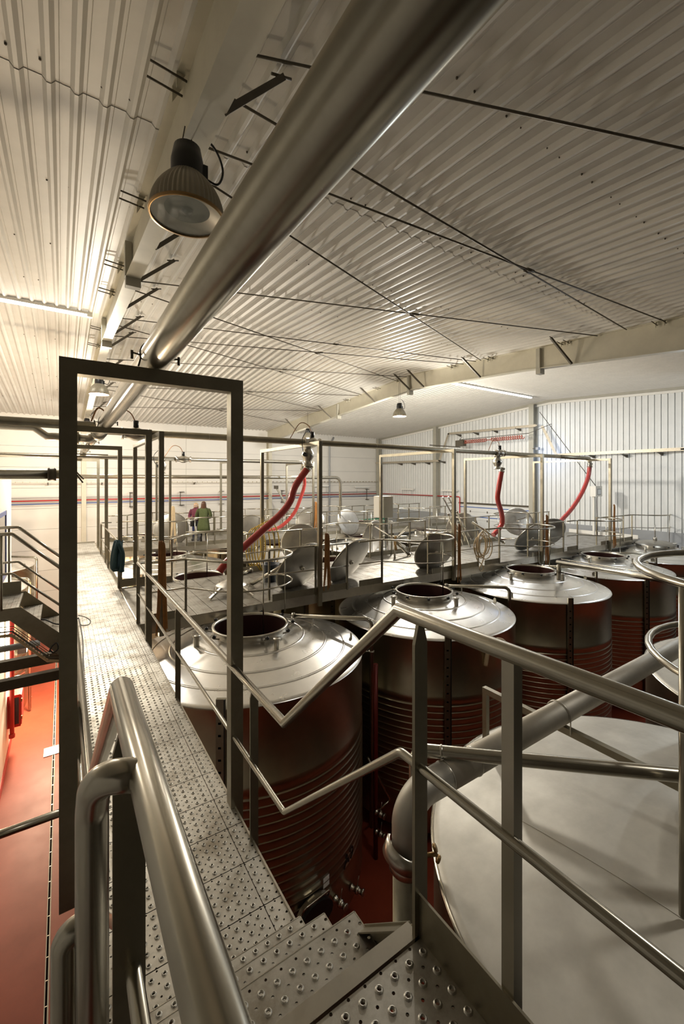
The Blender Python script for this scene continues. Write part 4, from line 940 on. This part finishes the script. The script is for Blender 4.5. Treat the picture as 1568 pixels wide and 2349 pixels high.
# pump-over spreader: cone on three feet
b = V((ony(530, 1330, 9.3).x, 9.3, DECK))
t = T('spreader', b, 'conical stainless pump-over spreader on three short feet', 'spreader')
t.part('cone', MB().lathe([(.34, .20), (.33, .215), (.07, .33), (.07, .52), (.055, .52), (.055, .34), (.32, .20)], b, 32), 'lid_steel')
for a in (3.6, 5.2, .3, 1.8): e = V((math.cos(a), math.sin(a), 0)); t.part('foot', MB().beam(b + e * .20 + V((0, 0, .24)), b + e * .62 + V((0, 0, .03)), .05, .05).cyl(b + e * .5 + V((0, 0, .05)), b + e * .5 + V((0, 0, .25)), .01, 6), 'steel')
# loose steel tubes
def bar(name, a, b_, r, label, cat='tube', m='steel_tube', cap=True):
    t = T(name, a, label, cat); d = (V(b_) - V(a)).normalized()
    t.part('tube', MB().cyl(a, b_, r, 14), m)
    t.part('end_collar', MB().lathe([(r * .7, -.02), (r * 1.35, -.02), (r * 1.35, .01), (r, .015)], a, 14, axis=d), 'steel')
    t.part('bore', MB().lathe([(.001, -.0205), (r * .8, -.0205)], a, 14, axis=d), 'black_void')
    return t
bar('steel_tube', deck(576, 1346) + V((0, 0, .06)), ony(655, 1295, 8.75), .05, 'stainless tube propped against the leaning lid near the spreader')
bar('steel_tube', deck(575, 1313) + V((0, 0, .05)), deck(545, 1322) + V((0, 0, .05)), .05, 'short stainless tube lying behind the spreader')
bar('steel_tube', deck(938, 1276) + V((0, 0, .05)), ony(906, 1240, 10.6), .06, 'stainless tube leg leaning from the tripod tool')
# tripod tool with forked head
b = V((ony(905, 1262, 10.6).x, 10.6, DECK))
t = T('tripod_tool', b, 'bluish stainless forked tool standing on the platform', 'tool')
t.part('post', MB().cyl(b, b + V((0, 0, .62)), .035, 12), 'steel'); hz_ = b + V((0, 0, .62))
for e in ((-.75, .1, .45), (.45, .0, .22), (.38, -.2, .42)): t.part('arm', MB().beam(hz_, hz_ + V(e), .05, .03), 'steel')
t.part('hook', MB().sweep(spline([hz_ + V((0, -.05, .1)), hz_ + V((-.06, -.08, -.1)), hz_ + V((.0, -.08, -.35))], 5), .04, 8), 'brass')
# ladder-like steel frames leaning on the portal
t = T('steel_ladder', (10.0, 10.6, DECK), 'stainless ladder leaning beside the second portal', 'ladder')
p0, p1 = deck(1072, 1245), ony(1015, 1140, 11.0)
for dx in (0, .3): t.part('rail', MB().beam(p0 + V((dx, 0, 0)), p1 + V((dx, 0, 0)), .05, .03), 'steel')
for k in range(7): q = p0.lerp(p1, .1 + k * .13); t.part('rung', MB().cyl(q, q + V((.3, 0, 0)), .016, 6), 'steel')
for k, (u0, v0, u1, v1) in enumerate(((1062, 1250, 1035, 1170), (1078, 1255, 1048, 1175), (1050, 1250, 1028, 1180))): tag(solo('lance_tube', MB().cyl(ony(u0, v0, 10.3), ony(u1, v1, 10.6), .03, 8).lathe([(.001, 0), (.05, 0), (.05, .03), (.001, .03)], ony(u1, v1, 10.6), 10), 'steel_tube'), 'stainless lance tube leaning with the ladder beside the second portal', 'tube', 'lance tubes by the ladder')
bar('steel_tube', ony(1155, 1245, 9.6), ony(1082, 1198, 10.2), .045, 'slim stainless tube slanting in front of the lid under the red hose')
# grey cabinet on a stand
c = ony(887, 1163, 11.6)
t = T('control_cabinet', (c.x, c.y, DECK), 'grey metal control cabinet on thin legs at the edge of the platform', 'cabinet')
t.part('box', MB().box(c.x - .2, c.x + .22, c.y - .02, c.y + .5, c.z - .38, c.z + .38), 'white_paint')
t.part('door', MB().box(c.x - .18, c.x + .235, c.y - .05, c.y - .02, c.z - .37, c.z + .37), 'column_paint')
for dx in (-.12, .15): t.part('leg', MB().cyl((c.x + dx, c.y + .15, DECK), (c.x + dx, c.y + .15, c.z - .38), .03, 8), 'steel')
for k in range(3): t.part('cable', MB().sweep(spline([(c.x + .05 * k, c.y + .1, c.z - .38), (c.x + .05 * k - .05, c.y + .05, c.z - .6), (c.x + .05 * k + .03, c.y + .1, DECK)], 5), .014, 6), 'black_plastic')
# touch-screen box
c = ony(1373, 1127, 9.7)
t = T('touch_panel', (c.x, c.y, DECK), 'cream control box with a pale touch screen on a post', 'control box')
t.part('box', MB().box(c.x - .3, c.x + .3, c.y, c.y + .25, c.z - .24, c.z + .24), 'white_paint')
t.part('screen_bezel', MB().box(c.x - .15, c.x + .17, c.y - .012, c.y, c.z - .17, c.z + .12), 'grey_paint')
t.part('screen', MB().box(c.x - .12, c.x + .14, c.y - .016, c.y - .01, c.z - .13, c.z + .08), 'screen')
t.part('post', MB().box(c.x - .22, c.x - .14, c.y + .1, c.y + .18, DECK, c.z - .24), 'white_paint')
t.part('cable', MB().sweep(spline([(c.x + .05, c.y + .1, c.z - .24), (c.x + .02, c.y + .1, c.z - .5), (c.x + .08, c.y + .1, DECK)], 5), .016, 6), 'black_plastic')
# green board, battens on walls
solo('green_board', MB().box(*sorted((ony(818, 1200, 25.4).x, ony(890, 1200, 25.4).x)), 25.4, 25.46, FLOOR, ony(850, 1190, 25.4).z), 'green_paint', 'green board standing low behind the far tanks', 'board')
def batten(p, d, label, group=None):
    p, d = V(p), V(d).normalized(); t = T('batten_light', p, label, 'light', group)
    t.part('housing', MB().beam(p - d * .7, p + d * .7, .12, .08), 'white_paint')
    t.part('diffuser', MB().beam(p - d * .66 - V((0, 0, .055)), p + d * .66 - V((0, 0, .055)), .09, .03), 'screen')
    for k in (-.5, .5): t.part('hanger', MB().cyl(p + d * k, p + d * k + V((0, 0, -.5)), .012, 6), 'grey_paint')
batten(ony(735, 1114, YF - .2), (1, 0, 0), 'unlit batten light on the smooth white wall')
batten(ony(830, 1117, YF - .2), (1, 0, 0), 'unlit batten light on the white wall beside the rain pipe')
batten(onx(934, 1122, XG - .2), (0, 1, 0), 'unlit batten light low on the ribbed wall near the corner')
batten(onx(1030, 1125, XG - .2), (0, 1, 0), 'unlit batten light on the ribbed wall beside the door')
q = ony(633, 1118, 25.7)
t = T('hoist_arm', (q.x, q.y, q.z - 1), 'small angled hoist arm standing off the white wall', 'hoist')
t.part('arm', MB().beam(q, q + V((1.0, 0, -1.6)), .10, .10), 'column_paint'); t.part('head', MB().box(q.x - .12, q.x + .12, q.y - .1, q.y + .1, q.z - .1, q.z + .12), 'dark_steel')
t.part('stand', MB().cyl(q + V((1.0, 0, -1.6)), V((q.x + 1.0, q.y, FLOOR)), .06, 8), 'column_paint')
# jacket on the railing
jx, jy = 1.13, 11.33
t = T('jacket', (jx, jy, -2.5), 'dark teal jacket slung over the corner of the railing', 'jacket')
rings = []
for (zz_, w_, d_, ox) in ((-1.43, .05, .05, .0), (-1.45, .09, .09, -.01), (-1.60, .105, .11, -.03), (-1.80, .12, .11, -.05), (-1.95, .125, .10, -.06), (-2.08, .11, .09, -.07), (-2.13, .07, .06, -.06)):
    rings.append([(jx + ox + w_ * math.cos(a) * (1 + .12 * math.sin(5 * a)), jy - .06 + d_ * math.sin(a) * (1 + .25 * math.cos(4 * a + zz_ * 3)), zz_ + .03 * math.sin(3 * a)) for a in [k * 2 * PI / 20 for k in range(20)]])
t.part('body', MB().loft(rings), 'cloth_teal')
t.part('sleeve', MB().sweep(spline([(jx - .02, jy - .14, -1.47), (jx + .06, jy - .2, -1.75), (jx + .04, jy - .18, -2.15)], 5), [.05] * 10 + [.06], 8), 'cloth_teal')

# ================================================================== SIDE STAIR ON THE LEFT, CELLAR WALL FITTINGS
ss = T('side_stair', (-.5, 8.2, DECK - .4), 'short stainless stair with double tubular rails against the pale partition wall', 'stair')
YA, YB = 7.7, 8.75
plate(ss.o, ss.loc, -1.17, -.53, YA, YB, -1.86, .03, 'deck_plate', 'landing_plate')
for x0, x1, z in ((-.53, -.27, -2.09), (-.28, -.02, -2.32)):
    plate(ss.o, ss.loc, x0, x1, YA + .02, YB - .02, z, .035, 'deck_plate', 'tread')
for yy in (YA - .012, YB):
    ss.part('stringer', MB().prism([(-1.17, yy, -1.84), (-.50, yy, -1.84), (.08, yy, -2.42), (.08, yy, -2.66), (-.02, yy, -2.66), (-.62, yy, -2.02), (-1.17, yy, -2.02)], (0, .012, 0)), 'steel_flat')
    for z, r in ((-.77, .026), (-1.34, .018)):
        ss.part('rail', MB().sweep(fillet([(-1.16, yy, z), (-.60, yy, z), (.06, yy, z - .63)], .06, 5), r, 12), 'steel_tube')
    for x, zt in ((-.72, -.77),): ss.part('post', MB().cyl((x, yy, -1.86), (x, yy, zt), .016, 8), 'steel_flat')
ss.part('kick_plate', MB().box(-1.16, -.56, YB - .02, YB, -1.86, -1.66), 'steel_flat')
solo('brace_tube', MB().cyl((-1.17, 4.0, -2.62), (.09, 4.0, -2.62), .03, 12), 'steel_tube', 'bare stainless tube bridging from the walkway to the wall over the red floor', 'tube')
cb = T('power_cable', (-.3, 8.3, -2.4), 'black cable trailing down the side stair and onto the walkway', 'cable')
cb.part('lead', MB().sweep(spline([ony(-10, 1392, 8.5), ony(25, 1381, 8.5), ony(48, 1395, 8.4), ony(52, 1415, 8.4), ony(66, 1424, 8.3), ony(100, 1421, 8.3), ony(135, 1432, 8.1), ony(180, 1418, 7.9)], 8), .012, 6), 'black_plastic')
cb.part('loop', MB().sweep(spline([deck(180, 1412), deck(196, 1416), deck(207, 1424), deck(203, 1433), deck(186, 1434), deck(181, 1420), deck(186, 1445), deck(190, 1475), deck(191, 1520), deck(194, 1580)], 8), .010, 6), 'black_plastic')
cb.part('loop', MB().sweep(spline([ony(113, 1495, 7.6), ony(118, 1484, 7.6), ony(130, 1475, 7.6), ony(133, 1488, 7.6), ony(122, 1497, 7.6), ony(114, 1490, 7.6)], 6), .010, 6), 'black_plastic')
wt = T('wire_tray', (-.5, 8.0, -3.1), 'bent wire-mesh cable tray carrying cables under the side stair', 'cable tray')
for k in range(5):
    o = V((0, .07 * k, .015 * abs(k - 2)))
    wt.part('wire', MB().sweep([ony(-12, 1458, 7.9) + o, ony(27, 1454, 7.9) + o, ony(112, 1514, 7.9) + o, ony(150, 1514, 7.9) + o], .005, 5), 'dark_steel')
for k in range(14):
    q = ony(27, 1454, 7.9).lerp(ony(112, 1514, 7.9), k / 13); wt.part('cross_wire', MB().sweep([q, q + V((0, .14, -.02)), q + V((0, .28, .0))], .005, 5), 'dark_steel')
wt.part('cable', MB().sweep([ony(-12, 1462, 8.0), ony(27, 1457, 8.0), ony(110, 1516, 8.0), ony(150, 1517, 8.0)], .022, 8), 'beige_hose')
wt.part('cable', MB().sweep([ony(-12, 1463, 8.1), ony(27, 1459, 8.1), ony(108, 1516, 8.1), ony(150, 1519, 8.1)], .016, 8), 'yellow_hose')
solo('conduit', MB().cyl((-1.17, 8.6, ony(0, 1490, 8.6).z), (-.3, 8.6, ony(0, 1490, 8.6).z), .05, 12), 'grey_paint', 'grey conduit under the side stair by the partition wall', 'pipe')
fp = onx(17, 1680, -1.06)
t = T('fire_riser', (-1.06, 13.6, FLOOR), 'vertical red fire pipe on the partition wall', 'pipe')
t.part('pipe', MB().cyl((-1.06, 13.6, -6.55), (-1.06, 13.6, -3.0), .05, 14), 'red_paint')
t.part('foot_elbow', MB().lathe([(.05, 0), (.065, -.02), (.065, -.10), (.001, -.12)], (-1.06, 13.6, -6.45), 14), 'red_paint')
t.part('collar', MB().lathe([(.05, 0), (.07, .01), (.07, .06), (.05, .07)], (-1.06, 13.6, -3.95), 14), 'red_paint')
t = T('hose_cabinet', (-1.03, 14.1, -6.4), 'red fire-hose cabinet on the partition wall beside the riser', 'cabinet')
t.part('case', MB().box(-1.17, -.89, 13.75, 14.5, -6.38, -5.55), 'red_paint')
t.part('door', MB().box(-.89, -.875, 13.78, 14.47, -6.35, -5.58), 'red_paint')
for z in (-5.75, -6.2): t.part('hinge', MB().box(-.885, -.86, 13.74, 13.78, z, z + .08), 'brass')
t.part('dark_front', MB().box(-1.12, -.93, 13.735, 13.75, -6.30, -5.62), 'glass_dark')
t = T('wall_valve', (-1.05, 13.9, -5.2), 'small cluster of dark valves on the wall above the red cabinet', 'valve')
t.part('body', MB().cyl((-1.16, 13.8, -5.12), (-.90, 13.8, -5.12), .05, 10), 'dark_steel'); t.part('wheel', MB().lathe([(.06, 0), (.09, .01), (.09, .03), (.06, .04)], (-.95, 13.7, -5.15), 14, axis=(0, 1, 0)), 'dark_steel'); t.part('lever', MB().beam((-.95, 13.8, -5.1), (-.80, 13.7, -4.98), .02, .02), 'steel')
# row of green letters low on the partition wall
t = T('wall_sign', (-1.16, 9.6, -5.6), 'small row of green lettering on the pale partition wall', 'sign')
for k in range(5): t.part('letter', MB().box(-1.168, -1.160, 9.2, 9.34, -5.72 + .11 * k - .2, -5.66 + .11 * k - .2), 'green_paint')

# ================================================================== LAMP FITTINGS
def bell_lamp(x, y, z, R, lit, hang, label, group=None):
    t = T('bell_lamp', (x, y, z), label, 'lamp', group); k = R / .30
    s = MB(); prof = []
    for i in range(13):
        f = i / 12; prof.append((R * (1 - .56 * f ** 2.2), .34 * k * f))
    n = 96; base = len(s.v)
    for (r, h) in prof:
        for j in range(n):
            a = 2 * PI * j / n; q = r * (1 + (.022 if j % 2 else -.012)); s.v.append(V((x + q * math.cos(a), y + q * math.sin(a), z + h)))
    for i in range(len(prof) - 1):
        for j in range(n): j2 = (j + 1) % n; s.face([base + i * n + j, base + i * n + j2, base + (i + 1) * n + j2, base + (i + 1) * n + j], False)
    sh = t.part('reflector', s, 'lamp_shell')
    t.part('rim', MB().lathe([(R - .004, -.018 * k), (R + .014, -.018 * k), (R + .014, .006), (R - .004, .006)], (x, y, z), 48), 'brass', sh)
    hs = t.part('gear_housing', MB().lathe([(.125 * k, .31 * k), (.135 * k, .36 * k), (.135 * k, .46 * k), (.11 * k, .585 * k), (.06 * k, .60 * k), (.001, .60 * k)], (x, y, z), 24), 'black_plastic')
    t.part('side_box', MB().box(x + .09 * k, x + .16 * k, y - .06 * k, y + .06 * k, z + .34 * k, z + .46 * k), 'black_plastic', hs)
    if lit: t.part('diffuser', MB().lathe([(.001, -.012), (R - .004, -.006)], (x, y, z), 40), 'lamp_glass_lit')
    else:
        t.part('glass', MB().lathe([(.001, -.010), (R - .004, -.004)], (x, y, z), 40), 'glass_pane')
        t.part('inner_dish', MB().lathe([(R * .62, .05), (R * .66, .045), (R * .98, .004)], (x, y, z), 40), 'lid_steel')
        t.part('inner_disc', MB().lathe([(.001, .05), (R * .62, .05)], (x, y, z), 40), 'reflector_grey')
        t.part('bulb', MB().lathe([(.001, .012), (.035, .02), (.05, .04), (.03, .05)], (x, y, z), 16), 'glass_dark')
    for dx in (-.05, .05):
        t.part('hanger', MB().cyl((x + dx * k, y, z + .58 * k), (x + dx * k * .4, y, z + hang), .005, 6), 'dark_steel')
    t.part('lead', MB().sweep(spline([(x + .15 * k, y, z + .38 * k), (x + .26 * k, y - .02, z + .36 * k), (x + .31 * k, y, z + .52 * k), (x + .24 * k, y, z + .68 * k), (x + .1, y, z + min(hang, .78 * k))], 7), .010 * k, 8), 'black_plastic')
    return t
bell_lamp(.92, 3.85, 2.33, .305, False, .78, 'unlit bell-shaped factory lamp under the roof beam over the stair')
for i, (x, y, z, p, c) in enumerate(LAMPS):
    lb = ['lit bell lamp under the roof beam seen through the walkway portal', 'lit bell lamp assumed under the roof beam at the far end of the walkway', 'lit bell lamp hanging on wires below the far roof beam', 'lit bell lamp added on the far roof beam toward the white wall', 'unseen bell lamp added over the satin tanks for its light', 'unseen cool bell lamp added to light the ribbed wall', 'lit bell lamp added left beyond the partition wall', 'lit bell lamp assumed straight above the satin tank beside the landing'][i]
    bell_lamp(x, y, z - .30, .27, True, zc(y) + .005 - (z - .30) - (.68 if abs(x - 1) < .3 else 0), lb)
def tube_light(x0, x1, y, label):
    z = zc(y) - .075
    t = T('tube_light', ((x0 + x1) / 2, y, z), label, 'light')
    t.part('housing', MB().box(x0, x1, y - .07, y + .07, z - .03, z + .03), 'white_paint')
    t.part('tube', MB().box(x0 + .08, x1 - .12, y - .055, y + .055, z - .075, z - .03), 'tube_light')
    t.part('end_cap', MB().box(x1 - .12, x1, y - .065, y + .065, z - .085, z - .03), 'white_paint')
tube_light(-3.0, .66, RIDGE_Y - .02, 'lit fluorescent strip along the ridge left of the near roof beam')
tube_light(13.2, 20.3, RIDGE_Y - .02, 'lit fluorescent strip along the ridge near the ribbed wall')
# small floodlight added low on the partition wall end for the assumed floor light
t = T('added_flood_lamp', (-.9, 15.3, -4.9), 'small floodlight added low on the end of the partition wall for the warm floor light', 'lamp')
t.part('head', MB().box(-1.05, -.85, 15.1, 15.4, -4.95, -4.75), 'black_plastic'); t.part('bracket', MB().box(-1.15, -1.05, 14.8, 15.2, -4.9, -4.86), 'dark_steel'); t.part('lens', MB().box(-.85, -.84, 15.13, 15.37, -4.93, -4.77), 'lamp_glass_lit')

t = T('added_blue_lamp', (21.6, 13.2, 1.7), 'small lamp fitting added on the column for the blue light on the ribbed wall', 'lamp')  # invented fitting to go with the added blue light
t.part('bracket', MB().box(21.5, 21.6, 13.30, 13.52, 1.72, 1.76), 'dark_steel'); t.part('head', MB().box(21.46, 21.62, 13.16, 13.32, 1.66, 1.80), 'grey_paint')

# ================================================================== PEOPLE
def person(x, y, rot, h, label, coat, hairm, legs, coat_hem, hair_len):
    k = h / 1.65; t = T('person', (x, y, DECK), label, 'person')
    R = Matrix.Rotation(rot, 3, 'Z'); B = V((x, y, DECK))
    W = lambda p: B + R @ (V(p) * k)
    pts = {'pel': (0, 0, .88, .135), 'waist': (0, 0, 1.05, .125), 'chest': (0, .01, 1.26, .145), 'neck': (0, .01, 1.42, .055), 'head0': (0, -.01, 1.49, .07), 'head': (0, -.02, 1.56, .088), 'top': (0, -.01, 1.625, .05),
           'hl': (-.09, 0, .82, .09), 'kl': (-.10, -.02, .46, .058), 'al': (-.10, .02, .08, .04), 'tl': (-.115, -.13, .035, .034),
           'hr': (.09, 0, .82, .09), 'kr': (.10, -.01, .46, .058), 'ar': (.12, .03, .08, .04), 'tr': (.145, -.12, .035, .034),
           'sl': (-.19, .01, 1.33, .06), 'el': (-.25, .0, 1.06, .045), 'wl': (-.17, -.18, .98, .03), 'gl': (-.10, -.25, 1.02, .028),
           'sr': (.19, .01, 1.33, .06), 'er': (.26, .02, 1.06, .045), 'wr': (.17, -.17, .97, .03), 'gr': (.10, -.24, 1.0, .028)}
    ed = [('pel', 'waist'), ('waist', 'chest'), ('chest', 'neck'), ('neck', 'head0'), ('head0', 'head'), ('head', 'top'), ('pel', 'hl'), ('hl', 'kl'), ('kl', 'al'), ('al', 'tl'), ('pel', 'hr'), ('hr', 'kr'), ('kr', 'ar'), ('ar', 'tr'),
          ('chest', 'sl'), ('sl', 'el'), ('el', 'wl'), ('wl', 'gl'), ('chest', 'sr'), ('sr', 'er'), ('er', 'wr'), ('wr', 'gr')]
    ks = list(pts); me = bpy.data.meshes.new('body')
    me.from_pydata([tuple(W(pts[q][:3]) - t.loc) for q in ks], [(ks.index(a), ks.index(b)) for a, b in ed], []); me.materials.append(MATS[legs])
    o = link('body', me, (0, 0, 0), t.o); md = o.modifiers.new('skin', 'SKIN')
    for i, q in enumerate(ks):
        sv = me.skin_vertices[0].data[i]; sv.radius = (pts[q][3] * k, pts[q][3] * k); sv.use_root = (q == 'pel')
    o.modifiers.new('sub', 'SUBSURF').levels = 1; o.modifiers['sub'].render_levels = 2
    def ell(cx, cy, z, a, b, n=22, w_=0, ph=0): return [W((cx + a * math.cos(q) * (1 + w_ * math.sin(7 * q + ph)), cy + b * math.sin(q), z)) for q in [j * 2 * PI / n for j in range(n)]]
    t.part('coat', MB().loft([ell(0, .01, coat_hem, .26, .19, w_=.04), ell(0, .01, coat_hem + .2, .25, .18, w_=.04, ph=1), ell(0, .01, .85, .215, .165, w_=.02), ell(0, .01, 1.05, .185, .15), ell(0, .01, 1.25, .205, .15), ell(0, .015, 1.36, .20, .12), ell(0, .015, 1.42, .11, .08), ell(0, .01, 1.455, .065, .065)]), coat)
    for s_ in (-1, 1):
        a = [W(q) for q in ((.17 * s_, .01, 1.35), (.235 * s_, .01, 1.22), (.275 * s_, .01, 1.06), (.22 * s_, -.09, 1.0), (.165 * s_, -.18, .975))]
        t.part('sleeve', MB().sweep(spline(a, 4), [.078 * k] * 4 + [.072 * k] * 4 + [.066 * k] * 4 + [.056 * k] * 5, 12), coat)
        # hand: palm, four fingers, thumb
        p = W((.12 * s_, -.235, .995)); 
        hnd = t.part('hand', MB().loft([[p + V((.035 * math.cos(q), .02 * math.sin(q), dz)) * k for q in [j * PI / 4 for j in range(8)]] for dz in (-.05, 0, .04)]), 'skin')
        for f in range(4): t.part('finger', MB().sweep([p + V((-.024 + .016 * f, 0, .035)) * k, p + V((-.024 + .016 * f, -.01, .075)) * k, p + V((-.024 + .016 * f, -.03, .09 + .004 * (f % 3))) * k], .009 * k, 6), 'skin', hnd)
        t.part('thumb', MB().sweep([p + V((.03 * -s_, 0, -.01)) * k, p + V((.05 * -s_, -.015, .02)) * k, p + V((.055 * -s_, -.03, .045)) * k], .010 * k, 6), 'skin', hnd)
        xx = .115 * s_
        t.part('boot', MB().loft([ell(xx, -.06, .0, .05, .14, 14), ell(xx, -.06, .05, .052, .14, 14), ell(xx, -.02, .10, .05, .09, 14), ell(xx, .02, .16, .052, .056, 14), ell(xx, .02, .34, .062, .065, 14)]), 'boots')
    hd_ = t.part('face', MB().loft([ell(0, -.045, 1.45, .045, .05, 16), ell(0, -.04, 1.49, .07, .078, 16), ell(0, -.03, 1.55, .078, .088, 16), ell(0, -.02, 1.61, .07, .08, 16), ell(0, -.01, 1.645, .035, .04, 16)]), 'skin')
    for s_ in (-1, 1):
        t.part('eye', MB().lathe([(.001, .008), (.012, .003), (.012, 0)], W((.032 * s_, -.115, 1.555)), 8, axis=R @ V((0, -1, 0))), 'ink', hd_)
        t.part('ear', MB().loft([[W((.08 * s_ + .012 * math.cos(q), .0 + .02 * math.sin(q), z)) for q in [j * PI / 3 for j in range(6)]] for z in (1.52, 1.55, 1.58)]), 'skin', hd_)
    t.part('nose', MB().prism([W((-.012, -.115, 1.52)), W((.012, -.115, 1.52)), W((0, -.112, 1.56))], R @ V((0, -.03 * k, 0))), 'skin', hd_)
    t.part('mouth', MB().beam(W((-.02, -.112, 1.49)), W((.02, -.112, 1.49)), .006, .008), 'coat_maroon', hd_)
    t.part('hair', MB().loft([ell(0, .065, 1.60 - hair_len, .10, .04, 18), ell(0, .055, 1.60 - hair_len * .6, .115, .065, 18), ell(0, .04, 1.50, .105, .075, 18), ell(0, .02, 1.56, .10, .095, 18), ell(0, .005, 1.63, .085, .095, 18), ell(0, .0, 1.67, .04, .05, 18)]), hairm)
    return t
pw = deck(467, 1243)
person(pw.x, pw.y, PI * .88, 1.66, 'person with long brown hair in a green coat and dark boots, seen from behind', 'coat_green', 'hair', 'boots', .42, .40)
p2 = deck(449, 1239)
pp = person(p2.x, p2.y, -.5, 1.58, 'person in maroon top and blue jeans facing the one in green', 'coat_maroon', 'hair_blond', 'jeans', .86, .20)
s = V((p2.x - .14, p2.y - .22, DECK))
bg = T('shoulder_bag', s + V((0, 0, .6)), 'small dark bag held by the person in maroon', 'bag')
bg.part('body', MB().loft([[s + V((.15 * math.cos(q), .06 * math.sin(q), z)) for q in [j * PI / 8 for j in range(16)]] for z in (.62, .66, .80, .86)]), 'black_plastic')
bg.part('strap', MB().sweep([s + V((.14 * math.cos(q), 0, .84 + .16 * math.sin(q))) for q in [j * PI / 10 for j in range(11)]], .012, 6), 'black_plastic')
